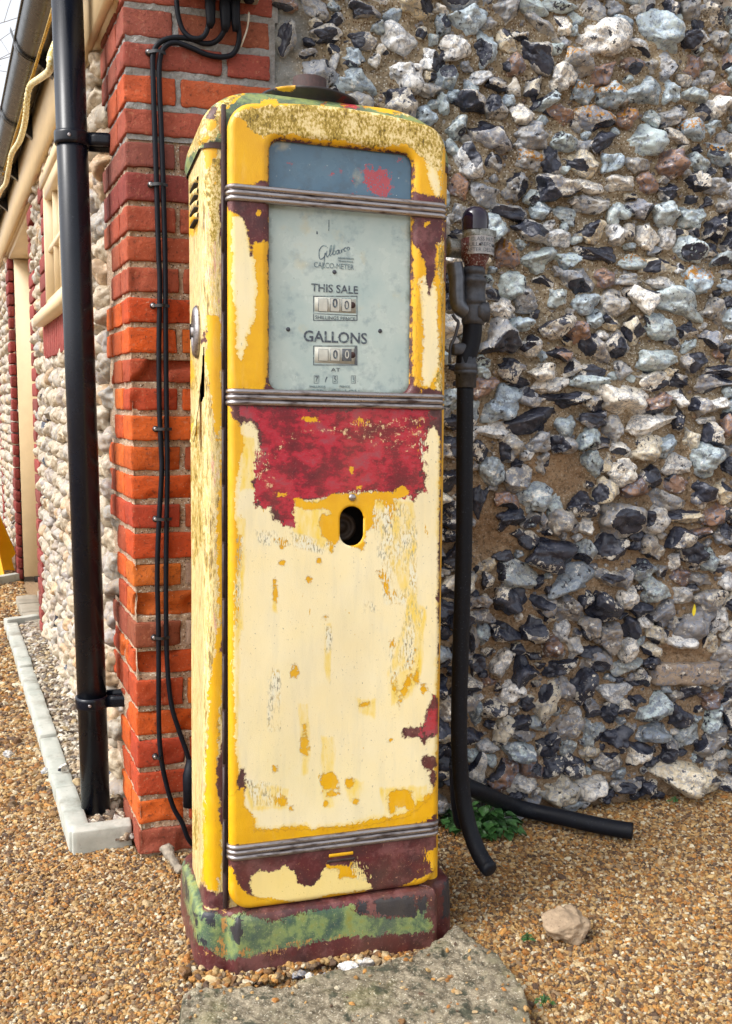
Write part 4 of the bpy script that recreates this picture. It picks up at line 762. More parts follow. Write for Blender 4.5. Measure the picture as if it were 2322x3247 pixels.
SA = "130,110,160,140,0,B;10,140,70,120,0,B;70,265,170,120,-20,W;240,260,110,170,10,B;375,70,170,130,-30,G;515,30,140,90,10,B;650,30,140,80,0,B;370,230,90,120,0,M;440,210,80,70,0,D;575,165,190,80,30,G;675,140,90,80,30,W;840,60,120,110,-20,G;900,220,230,190,0,W;1000,130,100,80,0,B;1130,40,120,110,-20,W;1215,190,230,170,30,B;1100,260,140,60,25,W;1270,40,100,100,0,D;1385,50,110,110,0,G;1510,90,110,120,0,D;1600,70,60,130,10,B;1385,210,90,100,0,D;1460,220,90,80,-10,W;1550,220,80,100,0,G;515,300,170,130,30,G;390,365,130,110,20,O;735,340,150,150,0,Gx;910,400,150,130,-10,O;1060,375,110,90,-20,O;1265,370,120,110,0,G;1400,370,90,110,0,O;1490,330,80,80,0,G;1580,360,60,90,0,O;40,440,110,120,0,B;15,580,70,110,0,B;210,440,110,60,-20,W;290,460,130,90,20,D;400,500,70,80,0,W;520,490,80,150,20,M;650,450,130,130,-30,W;780,520,110,110,0,Bx;930,530,120,120,0,Bx;1130,530,170,150,10,B;1290,510,90,130,0,B;1410,540,120,100,10,B;1480,450,80,80,0,G;1560,490,80,70,0,O;1530,600,130,120,20,W;1450,620,90,90,0,D;150,590,150,120,10,D;300,590,110,110,0,G;435,640,100,110,0,W;580,570,140,90,-20,B;650,630,150,100,10,O;860,670,200,120,10,Dx;1040,660,100,90,0,Ox;1180,660,90,80,0,B;1300,650,130,80,-10,G;80,720,100,120,0,B;280,760,200,160,25,D;520,760,180,110,0,G;690,780,140,110,0,B;880,790,110,110,-20,D;1110,790,210,150,0,B;1300,760,130,60,20,W;1400,740,130,110,0,Bx;1510,710,90,80,0,B;1590,780,70,80,0,G;150,910,150,160,10,W;290,910,100,110,30,G;480,900,200,120,10,Gx;600,900,100,130,0,D;780,920,170,110,15,M;940,910,100,130,0,B;1090,930,120,90,0,G;1280,910,130,130,0,O;1430,910,110,90,20,B;1600,960,60,60,0,D;1530,850,120,100,10,Bx;95,1050,90,130,0,O;240,1080,140,120,0,G;410,1040,120,130,0,G;640,1060,190,140,0,D;810,1040,130,60,10,W;990,1030,150,90,0,W;1150,1030,110,100,0,O;1420,1030,100,110,20,D;1270,1070,90,80,0,D;850,1140,160,100,0,G;1000,1170,130,90,0,B;1130,1160,130,100,10,D;1260,1190,120,120,0,B;1400,1210,130,110,0,B;1530,1270,120,150,10,D;1580,1150,90,80,0,G;370,1190,180,90,0,G;560,1180,120,70,10,B;710,1210,140,70,20,B;480,1290,150,110,10,G;650,1330,140,80,5,W;830,1290,110,110,20,M;960,1200,80,110,0,B;970,1320,110,110,20,W;1050,1280,70,110,0,D;1150,1330,90,130,-10,W;1270,1330,90,130,20,W;1380,1400,140,130,0,B;90,1200,120,110,0,G;375,1420,120,130,0,Ox;525,1450,150,120,-15,B;700,1450,140,80,5,B;870,1420,200,110,15,D;1050,1460,150,70,0,Bx;1215,1490,170,90,-10,M;1570,1450,110,110,-20,B;1430,1570,190,170,0,Bx;400,1590,140,130,0,B;570,1560,100,70,15,W;760,1560,160,130,35,G;900,1560,100,90,0,O;1035,1570,150,70,0,G;1230,1580,110,60,0,W;1590,1590,90,60,10,B;290,1640,120,80,20,G;470,1680,110,120,0,G;650,1650,130,120,15,B;800,1690,110,110,0,B;960,1690,140,120,0,G;1120,1670,130,150,20,W;1320,1700,260,150,15,B;1510,1750,120,140,0,G;1600,1690,60,60,0,D;310,1900,180,180,20,G;450,1810,150,90,-15,B;640,1820,150,130,-20,D;760,1840,110,130,0,O;860,1780,90,90,0,B;930,1800,100,90,0,M;1060,1840,120,130,20,M;1220,1820,170,130,0,B;1380,1840,100,90,0,D;1510,1900,100,110,0,D;490,1940,100,110,20,W;665,1970,110,90,0,O;850,1950,150,130,30,D;970,1940,100,140,0,D;1170,1990,290,130,0,B;1420,2010,120,120,0,D;1570,1970,80,90,-30,O;390,2050,140,110,20,D;230,2080,70,70,0,B;560,2080,150,110,0,W;850,2080,160,80,0,D;1010,2060,90,80,0,G;1180,2100,150,50,0,G;1560,2080,150,90,0,D"
SB = "330,145,210,190,0,B;240,40,160,110,-20,O;430,20,110,60,0,D;500,105,120,100,10,G;690,120,210,110,5,D;840,140,100,80,0,D;610,30,170,90,-20,W;830,30,220,80,0,B;1000,120,230,200,25,W;1180,30,170,100,-20,W;1330,20,120,60,0,D;1200,140,120,110,0,O;1315,100,100,90,0,W;1430,155,100,100,-40,D;1550,140,110,100,0,W;1520,30,170,80,0,D;190,170,60,130,0,B;510,235,220,140,0,D;310,290,230,80,5,W;840,220,150,90,10,D;960,285,90,130,0,G;1150,260,230,110,-15,W;1330,230,80,110,0,D;1490,230,100,40,-10,W;1590,260,100,150,10,O;690,255,100,110,20,B;820,330,110,140,30,B;895,370,100,60,0,D;1130,400,170,150,20,M;1250,370,110,110,0,B;1380,330,90,120,0,M;1500,320,110,130,30,D;1590,400,70,80,0,G;545,360,130,90,-20,G;660,370,110,120,0,G;370,390,110,130,30,G;210,400,90,100,0,D;1000,400,100,60,30,W;550,470,110,110,0,G;280,520,120,130,0,B;850,480,90,140,-25,B;920,475,60,100,0,M;1010,510,130,120,0,W;1170,540,110,130,0,D;1310,480,140,90,10,W;1455,455,150,150,0,B;1590,500,80,90,0,M;215,670,100,200,10,D;360,670,110,100,10,O;910,620,110,130,20,M;1045,620,130,140,0,O;1240,670,200,100,15,G;1290,580,130,80,5,O;1440,625,140,130,0,D;1570,630,100,100,-20,M;775,700,160,150,10,D;620,700,80,110,20,B;660,800,150,130,20,G;990,780,220,180,10,G;1180,790,150,140,20,W;1340,760,190,70,0,M;1530,750,150,90,-30,O;810,830,80,100,20,W;490,800,100,90,0,G;560,790,50,100,0,G;1310,890,120,150,20,D;1440,865,120,80,0,O;1570,870,110,110,0,G;600,980,290,160,15,D;810,970,110,120,0,B;960,950,160,150,-20,D;335,990,110,80,0,D;1400,970,130,120,0,D;1500,1000,120,100,0,B;1300,1030,80,80,0,W;1590,1000,80,80,0,W;1130,1060,110,100,0,B;420,1100,230,120,10,B;735,1135,250,150,-10,B;925,1110,130,100,20,G;1030,1110,90,100,0,G;1340,1110,110,80,0,O;1600,1120,80,110,0,W;1200,1190,170,120,15,B;240,1130,80,90,0,D;380,1240,180,160,30,D;215,1250,110,80,0,G;560,1270,120,120,20,G;715,1290,150,130,0,G;800,1230,70,90,0,D;900,1260,150,150,20,D;1040,1220,90,110,0,W;1220,1310,150,110,-10,G;240,1330,120,70,10,G;330,1410,160,130,10,D;490,1410,150,140,0,D;240,1440,80,110,0,B;665,1410,90,110,0,W;835,1390,120,120,20,G;935,1440,130,150,15,G;1050,1380,110,100,20,D;1430,1360,200,150,-20,G;1560,1330,80,160,20,W;1320,1460,150,110,25,W;1480,1480,100,110,0,M;1020,1510,130,110,-10,W;1155,1510,100,80,0,M;170,1460,60,140,0,G;340,1580,110,140,0,W;600,1490,100,110,20,O;740,1510,80,120,0,W;820,1530,100,80,0,D;650,1610,150,90,-20,D;450,1640,130,150,20,D;870,1590,150,120,10,G;1015,1600,150,90,0,B;1350,1640,330,130,-3,P;1120,1670,70,100,0,D;190,1590,90,110,0,D;250,1700,90,70,0,O;800,1690,110,200,20,D;690,1730,70,140,-30,G;970,1750,170,90,10,W;575,1800,110,180,15,M;400,1740,110,120,-20,W;1480,1780,110,100,0,O;1605,1740,50,70,0,G;1170,1850,170,160,15,B;1100,1790,90,80,0,D;1310,1870,110,130,10,D;1510,1900,120,130,-20,B;840,1970,120,130,0,B;735,1860,70,80,0,W;940,1860,80,90,0,D;340,1950,90,120,20,M;190,1880,80,130,0,B;430,1920,130,110,0,D;440,1990,130,60,0,G;960,1990,120,120,30,D;1180,1990,180,110,5,B;1370,1990,110,120,0,B;240,2060,120,70,0,W;600,2040,110,130,20,D;1080,2090,140,150,-20,W"
SCc = "505,400,110,120,20,O;730,390,130,120,0,D;1300,440,220,180,0,M;1520,340,100,60,0,W;340,450,140,160,30,O;440,510,140,110,0,W;190,420,80,150,10,W;640,540,160,160,10,M;840,510,170,130,10,W;1020,510,120,90,0,G;1580,410,80,60,0,G;430,570,120,60,-10,D;1150,520,80,80,0,D;720,620,110,60,0,B;1100,480,60,60,0,D"
SD = "990,30,140,70,0,O;1190,60,160,110,20,G;990,240,110,200,10,G;1270,250,190,120,-15,D;1500,80,200,140,0,D;1480,270,220,110,5,D;1120,370,130,60,-10,D;1440,410,160,140,0,B;1310,440,60,120,20,W;1600,420,70,80,0,W;1480,570,250,160,15,B"
TYPES['P'] = ((.36, .27, .20), -1.2, -.6)
stones = []
def scan(S_, off, sc):
    for it in S_.split(';'):
        f = it.split(','); x, y, w, h, a = map(float, f[:5]); ty = f[5]; px, py = off[0] + x / sc, off[1] + y / sc
        q = WALL.px(px, py); m = WALL.px(px + w / sc / 2, py); m2 = WALL.px(px - w / sc / 2, py); n_ = WALL.px(px, py - h / sc / 2); n2 = WALL.px(px, py + h / sc / 2)
        stones.append([q[0], q[2], (m[0] - m2[0]) * 1.17, (n_[2] - n2[2]) * 1.18, math.radians(a), ty[0], 1. if len(ty) > 1 else 0.])
scan(SA, (1400, 0), 1.761); scan(SB, (1400, 1200), 1.761); scan(SCc, (1400, 2200), 1.761); scan(SD, (450, 0), 2.165)
XW0, XW1, ZW1 = .345, 3.0, 2.62
placed = len(stones)
# fill the rest: candidates, largest first
cand = np.stack([RS.uniform(XW0 + .03, XW1, 64000), RS.uniform(.0, ZW1, 64000)], 1)
keep_r = [(s[0], s[1], s[2] * .5, s[3] * .5) for s in stones]
for rad in (.040, .034, .028, .020, .014):
    K_ = np.array(keep_r)
    for x, z in cand[RS.permutation(len(cand))[:14500]]:
        if rad < .03 and False: continue
        d = np.sqrt(((K_[:, 0] - x) / (K_[:, 2] + rad * 1.0)) ** 2 + ((K_[:, 1] - z) / (K_[:, 3] + rad * .8)) ** 2)
        if d.min() > (.90 if z > .9 else .85):
            # leave the big bare mortar patch
            q = proj(WALL.world([x, 0, z]))
            if sd_ell(q[0], q[1], 1760, 1500, 110, 90) > 0 or sd_ell(q[0], q[1], 2180, 2070, 120, 60) > 0 or sd_ell(q[0], q[1], 1560, 1700, 90, 60) > 0: continue
            if q[0] < 960 and q[1] < 330 and q[0] > 850: continue
            ty = rnd.choice('BBGWDMG' if z > 1.1 else 'DDGWMBG'); f = rnd.uniform(.85, 1.1)
            stones.append([x, z, 2 * rad * rnd.uniform(1.05, 1.4) * f, 1.8 * rad * f, rnd.uniform(-.4, .4), ty, 0.]); K_ = np.vstack([K_, [x, z, stones[-1][2] / 2, stones[-1][3] / 2]]); keep_r.append(tuple(K_[-1]))
print('flints', placed, len(stones))
# mortar bed
xs = np.linspace(XW0, XW1, 545); zs = np.linspace(-.05, ZW1, 520); X, Zg = np.meshgrid(xs, zs); Y = .014 + .012 * fbm(np.stack([X * 9, X * 0, Zg * 9], -1), 4) + .0075 * fbm(np.stack([X * 42, X * 0 + 3, Zg * 42], -1), 3) + .003 * fbm(np.stack([X * 110, X * 0 + 3, Zg * 110], -1), 2)
infl = np.full(X.shape, 9.)
for s in stones:
    if s[2] < .03: continue
    i0, i1 = np.searchsorted(zs, [s[1] - s[3] * 1.2, s[1] + s[3] * 1.2]); j0, j1 = np.searchsorted(xs, [s[0] - s[2] * 1.2, s[0] + s[2] * 1.2]); sl = (slice(i0, i1), slice(j0, j1))
    d = np.sqrt(((X[sl] - s[0]) / (s[2] / 2)) ** 2 + ((Zg[sl] - s[1]) / (s[3] / 2)) ** 2); infl[sl] = np.minimum(infl[sl], d)
Y -= .012 * np.exp(-np.clip(infl - .9, 0, 9) * 3.0)
q = proj(WALL.world(np.stack([X, Y, Zg], -1))); bare = np.maximum(sd_ell(q[..., 0], q[..., 1], 1760, 1500, 120, 100), np.maximum(sd_ell(q[..., 0], q[..., 1], 1560, 1650, 110, 120), sd_ell(q[..., 0], q[..., 1], 2180, 2070, 150, 80)))
Y -= np.clip(bare / 60, 0, 1) * .012
warm = np.clip((1150 - (2600 - q[..., 1]) * .8) / 700, 0, 1) * .0 + np.clip((q[..., 1] - 1150) / 500, 0, 1) * .85; warm = np.clip(np.maximum(warm, np.clip(bare / 30, 0, 1)), 0, 1)
cement = np.clip((1010 - q[..., 0] + 60 * fbm(np.stack([X * 14, X * 0, Zg * 14], -1), 2)) / 60, 0, 1) * np.clip((340 - q[..., 1]) / 80, 0, 1)
# jagged outer side: none
mb = MB(); P = np.stack([X, Y, Zg], -1); mb.grid(P[:, ::-1], warm=warm[:, ::-1].ravel(), cement=cement[:, ::-1].ravel())
back = np.array([[[XW0, .34, z] for z in (-.05, ZW1)], [[XW1, .34, z] for z in (-.05, ZW1)]]); mb.grid(back, warm=0., cement=0.)
for a, b in (((XW1, -.05), (XW1, ZW1)), ((XW0, ZW1), (XW1, ZW1))):
    mb.grid(np.array([[[a[0], .0, a[1]], [b[0], .0, b[1]]], [[a[0], .34, a[1]], [b[0], .34, b[1]]]]), warm=0., cement=0.)
endwall = under_bld(make('end_wall', mb, M_wm, frame=WALL))
mb = MB()
for i, s in enumerate(stones):
    q = proj(WALL.world([s[0], 0, s[1]]))
    dep = min(s[2], s[3]) * (.50 + .20 * rnd.random()); big = i < placed
    if s[5] == 'P':
        mb.rbox((s[0], -.004, s[1]), (s[2] * .95, .05, s[3] * .8), .012, Matrix.Rotation(.05, 3, 'Y'), (24, 6, 12), .014, 30, 5, tint=np.array([.40, .31, .23]), off=np.array([.2, .3, .4]), core=-1., lich=-.8, orange=0.); continue
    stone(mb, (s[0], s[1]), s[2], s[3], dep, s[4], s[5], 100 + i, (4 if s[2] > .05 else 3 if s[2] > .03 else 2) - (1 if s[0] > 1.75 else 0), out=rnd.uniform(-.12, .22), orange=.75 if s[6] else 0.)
# small chips pressed into the joints
n_ch = 0
Xc = RS.uniform(XW0, XW1, 14500); Zc = RS.uniform(0, ZW1, 14500); jj = np.clip(np.searchsorted(xs, Xc), 0, len(xs) - 1); ii = np.clip(np.searchsorted(zs, Zc), 0, len(zs) - 1)
for k in range(len(Xc)):
    if infl[ii[k], jj[k]] > .98 and bare[ii[k], jj[k]] < 0 and cement[ii[k], jj[k]] < .3:
        V, F = ico(1); r = rnd.uniform(.0018, .0070); p = V * (1 + .35 * vnoise(V * 1.5 + k))[:, None] * r * np.array([rnd.uniform(.8, 1.5), .7, rnd.uniform(.7, 1.2)]) + [Xc[k], Y[ii[k], jj[k]], Zc[k]]
        c_ = rnd.choice([(.5, .46, .40), (.16, .14, .13), (.30, .20, .12), (.38, .36, .34), (.45, .33, .2)]); mb.add(p, None, F, tint=np.array(c_), off=RS.rand(3), core=-.6, lich=-.5, orange=0.); n_ch += 1
print('chips', n_ch)
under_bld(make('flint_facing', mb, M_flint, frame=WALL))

# ---------- brick quoin
def brick_material():
    t = NT('old_red_brick'); tint = t.attr('tint', col=True); n1 = t.noise(20, detail=4); n2 = t.noise(90, detail=5, rough=.7); n3 = t.noise(400, detail=3)
    c = t.mix(t.step(n1, .3, .7), t.mix(.35, tint, (.10, .03, .02)), tint); c = t.mix(t.step(n2, .56, .66, 0, .7), c, (.085, .030, .018)); c = t.mix(t.step(n2, .42, .32, 0, .5), c, (.50, .22, .12)); c = t.mix(t.step(t.noise(48, t.map((1, 1, 3), (2, 4, 6)), detail=6, rough=.75), .56, .66, 0, .45), c, (.20, .05, .03))
    c = t.mix(t.step(t.noise(230, detail=3), .70, .72), c, (.45, .33, .24)); c = t.mix(t.step(t.noise(8, t.map((1, 1, 1), (5, 5, 5)), detail=7, rough=.7), .62, .78, 0, .55), c, (.36, .26, .20))
    t.set('Base Color', c).set('Roughness', .82).set('Specular IOR Level', .25); t.bump(t.math('ADD', n2, t.math('ADD', t.math('MULTIPLY', n3, .4), n1)), .9, .0035); return t.m
M_brick = brick_material(); M_bm = mortar_material('gritty_brick_mortar', (.50, .36, .24), (.42, .29, .20), (.20, .12, .08)); M_cem = mortar_material('grey_cement', (.27, .26, .25), (.34, .33, .31), (.17, .16, .16), False)
QY = [11, 118, 222, 331, 433, 536, 640, 739, 837, 933, 1029, 1125, 1218, 1308, 1406, 1500, 1592, 1685, 1782, 1872, 1967, 2062, 2152, 2252, 2345, 2445, 2535, 2625, 2711]
QZ = [WALL.px(400 + 40 * y / 2711, y)[2] for y in QY]; QZ[-1] = -.01
QZ = [QZ[0] + .072 * k for k in range(7, 0, -1)] + QZ; NA = 7
# frame vectors in WALL coordinates for the return face along the side wall
sd = WALL.M.T @ SIDE.M[:, 0]; sdir = sd / np.linalg.norm(sd); snor = WALL.M.T @ (-SIDE.M[:, 1])
br = MB(); mo = MB(); mc = MB()
def brick_at(x0, z0, x1, z1, dep, tint, seed, dmg=0., side=False, yoff=0.):
    """front brick in WALL axes (or side=True: laid along the side wall, x = distance from the corner)"""
    w, h = x1 - x0, z1 - z0; V, F = cube_grid(int(max(8, w / .007)), 8, 10); hs = np.array([w / 2, dep / 2, h / 2]); p = V * hs; r = .0048; inner = np.clip(p, -(hs - r), hs - r); d = p - inner; Ln = np.linalg.norm(d, axis=1)[:, None]; p = np.where(Ln > 1e-9, inner + d / np.maximum(Ln, 1e-9) * r, p)
    o = np.array([seed * 1.7, seed * .9, seed * 2.3]); nn = fbm(p * 22 + o, 3); nf = fbm(p * 90 + o, 2)
    edge = np.clip(1 - (np.minimum.reduce(hs - np.abs(p), axis=1) if False else 0), 0, 1)
    p = p + d / np.maximum(Ln, 1e-9) * (nn * .0035 + nf * .0022 - .0012)[:, None] + np.array([0, 1, 0]) * (nn * .0022 + nf * .0012)[:, None]
    # spalling: bites out of the front
    if dmg > 0:
        bite = np.clip(fbm(p * 15 + o * 1.3, 2) - (.16 - dmg * .12), 0, 1) * .075 * dmg; bite = np.minimum(bite, .024); bite = bite + np.where(bite > .002, nf * .0035, 0)
        p[:, 1] += bite * (p[:, 1] < 0); p[:, 2] *= 1 - bite * 1.5
    p = p + np.array([(x0 + x1) / 2, dep / 2 + yoff, (z0 + z1) / 2])
    if not side: p[:, 0] += p[:, 1] * (sdir[0] / sdir[1])
    if side: p = p[:, :1] * sdir + (-p[:, 1:2]) * snor + p[:, 2:3] * np.array([0, 0, 1.])
    br.add(p, F, tint=np.array(tint))
def btint(r, vary=True):
    if r <= 3: c = [(.34, .085, .055), (.30, .070, .045), (.40, .085, .045), (.36, .08, .045)][max(r, 0)]
    elif r == 4: c = (.24, .075, .050)
    elif r == 5: c = (.23, .050, .040)
    elif r < 9: c = (.40, .085, .040)
    else: c = rnd.choice([(.60, .105, .014), (.50, .075, .014), (.64, .13, .018), (.42, .075, .025), (.46, .06, .02)])
    if r == 20 or r == 27: c = (.28, .07, .04)
    if r == 2: c = (.52, .095, .035)
    return tuple(x * rnd.uniform(.9, 1.1) for x in c)
GREY = (.36, .25, .18)
gap = .0105
for k in range(len(QZ) - 1):
    r = k - NA; z1, z0 = QZ[k] - gap / 2 + rnd.uniform(-.0025, .001), QZ[k + 1] + gap / 2 + rnd.uniform(-.001, .0025); A_ = r % 2 == 0; s0 = k * 3
    W_ = .343 + rnd.uniform(-.006, .006); dm = {8: .3, 11: 1.6, 12: .35, 14: .3, 15: .5, 16: .2, 19: .9, 21: 1.5, 23: 1.1, 25: .25}.get(r, .38 if r > 7 else .1); yo = {19: .004, 23: .006}.get(r, 0) + rnd.uniform(-.004, .002)
    cmat = mc if r < 4 else mo
    if A_:
        cut = .117 + rnd.uniform(-.004, .004); brick_at(0, z0, cut, z1, .10, btint(r), s0, dm, yoff=yo); brick_at(cut + gap, z0, W_, z1, .10, GREY if r in (18, 20) else btint(r), s0 + 1, dm * .6, yoff=yo)
        if r == 12 or r == 8: pass
    else:
        cut = .225 + rnd.uniform(-.004, .004); brick_at(0, z0, cut, z1, .10, btint(r), s0, dm, yoff=yo); brick_at(cut + gap, z0, W_, z1, .10, btint(r), s0 + 1, dm, yoff=yo)
    # return along the side wall
    ext = {9: 1, 10: 1, 11: 1, 0: 1, 1: 1, 2: 0, 20: 1, 21: 1, 22: 1, 14: 1, 15: 1, 16: 1}.get(r, 0) or (r < 0 and (r // 3) % 2) or (4 <= r <= 6)
    b0 = .10 + gap
    # front bricks are .10 deep: their ends show on the return; then one or two more bricks
    e1 = b0 + (.115 if A_ else .105); brick_at(b0 - .002, z0, e1 + .012, z1, .10, tuple(x * .95 for x in btint(r)), s0 + 2, dm * .5, side=True)
    if ext: brick_at(e1 + .012 + gap, z0, e1 + .012 + gap + .09, z1, .10, tuple(x * .9 for x in btint(r)), s0 + 40, dm * .5, side=True)
    # recessed joint bed
    n_ = 40
    for (mbb, zt, zb) in ((cmat, z1 + gap * .95, z0 - gap * .95),):
        xg = np.linspace(.006, W_ + (.012 if r < 4 else .004), 130); zg = np.linspace(zb, zt, 34); XX, ZZ = np.meshgrid(xg, zg); YY = (.0035 if r < 4 else .0085) + .005 * fbm(np.stack([XX * 60, ZZ * 0, ZZ * 60], -1), 3)
        # tooling: joints closer to the surface near brick edges
        jx = np.array([0, W_] + [cut, cut + gap]); inb = (ZZ > z0 + .0035) & (ZZ < z1 - .0035) & (XX > .006) & (XX < W_ - .006) & ~((XX > cut - .0035) & (XX < cut + gap + .0035)); YY = np.where(inb, .045, YY)
        mbb.grid(np.stack([XX, YY, ZZ], -1)[:, ::-1])
        xg = np.linspace(.004, e1 + (.11 if ext else .012), 60); XX, ZZ = np.meshgrid(xg, zg); YY = .008 + .003 * fbm(np.stack([XX * 60, ZZ * 0 + 5, ZZ * 60], -1), 3)
        Pp = XX[..., None] * sdir - YY[..., None] * snor + ZZ[..., None] * np.array([0, 0, 1.]); mbb.grid(Pp)
quoin = under_bld(make('brick_quoin', br, M_brick, frame=WALL))
under_bld(make('brick_joint', mo, M_bm, frame=WALL)); under_bld(make('cement_pointing', mc, M_cem, frame=WALL))
# solid core so that nothing shows through
mb = MB(); hgt = QZ[0]; co = np.array([[.02, .03], [XW0 + .02, .03], [XW0 + .02, .34], [.3, .34]])
tri = [np.array([.03, .03, 0]), np.array([XW0 + .03, .03, 0]), np.array([XW0 + .03, .33, 0]), sdir * .42 - snor * .05, sdir * .42 - snor * .02, sdir * .05 - snor * .03]
mb.grid(np.array([[t_ + [0, 0, -.05] for t_ in tri], [t_ + [0, 0, hgt] for t_ in tri]]), cv=True); under_bld(make('wall_core', mb, M_bm, frame=WALL))

# ---------- side wall of rounded flints
def sp(px, py, off=0.): return SIDE.px(px, py, -off)     # off = metres proud of the wall plane
SL = 9.5; DOOR0 = sp(100, 1500)[0]; 
def sx(px, py=1500, off=0): return sp(px, py, off)[0]
def sz(px, py, off=0): return sp(px, py, off)[2]
WIN = (sx(203, 900) - .55, sx(147, 900), sz(120, 1023) , 0)
def srgbc(*c): return srgb(*c)
M_cream = simple('cream_paint', (.66, .50, .29), .45, 0, .06, 14, .25, .0015, .4, ((.45, .33, .2), .74))
M_jbrick = brick_material(); 
D0, D1 = 2.53, 4.06; ZF = 2.035
windows = [(.93, 1.765, 1.475, 1.965), (5.55, 6.5, 1.475, 1.965)]
def opening(s, z, m=0.):
    o = -9.
    for a, b, c, d in windows: o = max(o, min(s - a, b - s, z - c, d - z))
    o = max(o, min(s - D0, D1 - s, 2.03 - z)); return o > -m
def jamb(s, z):      # strips of brickwork beside the openings
    for a, b in ((1.765, 1.765 + .12 + .11 * (int(z / .216) % 2)), (D0 - .11 - .11 * (int(z / .216) % 2), D0), (D1, D1 + .11 + .11 * (int(z / .216 + 1) % 2)), (5.35, 5.55)):
        if a <= s <= b and (a != 1.765 or z > 1.3): return True
    return (1.300 < z < 1.475) and (.80 < s < 1.93 or 5.4 < s < 6.7)
FY = .035
# wall bed
xs_ = np.concatenate([np.linspace(.30, 4.2, 300), np.linspace(4.25, SL, 120)]); zs_ = np.linspace(-.05, ZF + .06, 190)
X, Zg = np.meshgrid(xs_, zs_); Y = FY + .006 * fbm(np.stack([X * 11, X * 0, Zg * 11], -1), 4)
P = np.stack([X, Y, Zg], -1); I = np.arange(X.size).reshape(X.shape); F = np.stack([I[:-1, :-1], I[:-1, 1:], I[1:, 1:], I[1:, :-1]], -1).reshape(-1, 4)
cx_ = P.reshape(-1, 3)[F].mean(1); hole = np.array([opening(a, b) for a, b in cx_[:, [0, 2]]]); F = F[~hole]
mb = MB(); mb.add(P.reshape(-1, 3), F)
def reveal(s, za, zb, d0=FY, d1=.30): mb.grid(np.array([[[s, d0, za], [s, d0, zb]], [[s, d1, za], [s, d1, zb]]]))
for a, b, c, d in windows: reveal(a, c, d); reveal(b, c, d)
reveal(D0, 0, 2.03); mb.grid(np.array([[[D0, .42, -.05], [D1, .42, -.05]], [[D0, .42, 2.1], [D1, .42, 2.1]]]))
M_sm = mortar_material('pale_lime_mortar', (.44, .40, .34), (.36, .33, .28), (.22, .19, .16), True, .8)
under_bld(make('side_wall', mb, M_sm, frame=SIDE))
# cobbles
mb = MB(); TYPES.update({'c': ((.54, .46, .34), -.7, -.4), 'd': ((.42, .385, .33), -.5, -.3), 'e': ((.56, .38, .22), -.8, -.5), 'f': ((.38, .32, .27), -.3, -.4)})
row = 0; z = .0; nst = 0
while z < ZF:
    h = rnd.uniform(.060, .074); s = .30 + rnd.random() * .05
    while s < SL:
        w = rnd.uniform(.058, .115) * (1 if s < 4.2 else 1.3); c = s + w / 2; zc = z + h / 2 + rnd.uniform(-.006, .006)
        if not opening(c, zc, .03) and not jamb(c, zc) and not (c < .42 and rnd.random() < .3 and z < 2.0):
            big = c < 2.9; stone(mb, (c, zc), w * 1.08, h * 1.12, .040, rnd.uniform(-.35, .35), rnd.choice('ccccccddeff'), 5000 + nst, 3 if big else 2, rnd_=1. if rnd.random() < .8 else .5, low=False, out=FY / .040 - .25 + rnd.uniform(-.15, .2)); nst += 1
        s += w
    z += h
print('cobbles', nst)
under_bld(make('cobble_facing', mb, flint_material('cobble', .35), frame=SIDE))
# brick jambs, sill course
def jb(s0, z0, s1, z1, dep=.09, y=-.012, t=None):
    t = t or (.27 * rnd.uniform(.8, 1.2), .055, .048); br.rbox(((s0 + s1) / 2, y + dep / 2, (z0 + z1) / 2), (s1 - s0, dep, z1 - z0), .006, None, (6, 5, 5), .004, 30, s0 * 7 + z0, tint=np.array(t))
def jstrip(za, zb, fn):
    global br
    br = MB()
    for k in range(int(ZF / .072)):
        z0 = k * .072
        if za <= z0 < zb: fn(z0, z0 + .062, int((z0 + .03) / .216) % 2)
    under_bld(make('brick_jamb', br, M_jbrick, frame=SIDE))
jstrip(1.3, 1.96, lambda a, b, t: jb(1.768, a, 1.768 + .11 + .11 * t, b))
jstrip(0, 1.96, lambda a, b, t: jb(D0 - .11 - .11 * t, a, D0 + .004, b, .11))
jstrip(0, 1.96, lambda a, b, t: jb(D1 - .004, a, D1 + .11 + .11 * (1 - t), b, .034, -.008, (.22 * rnd.uniform(.8, 1.2), .035, .032)))
jstrip(0, 1.96, lambda a, b, t: jb(5.35, a, 5.5, b))
br = MB(); s = .82
while s < 1.90: jb(s, 1.30, s + .062, 1.47, .09, -.014, (.34, .07, .06)); s += .072
under_bld(make('soldier_course', br, M_jbrick, frame=SIDE))
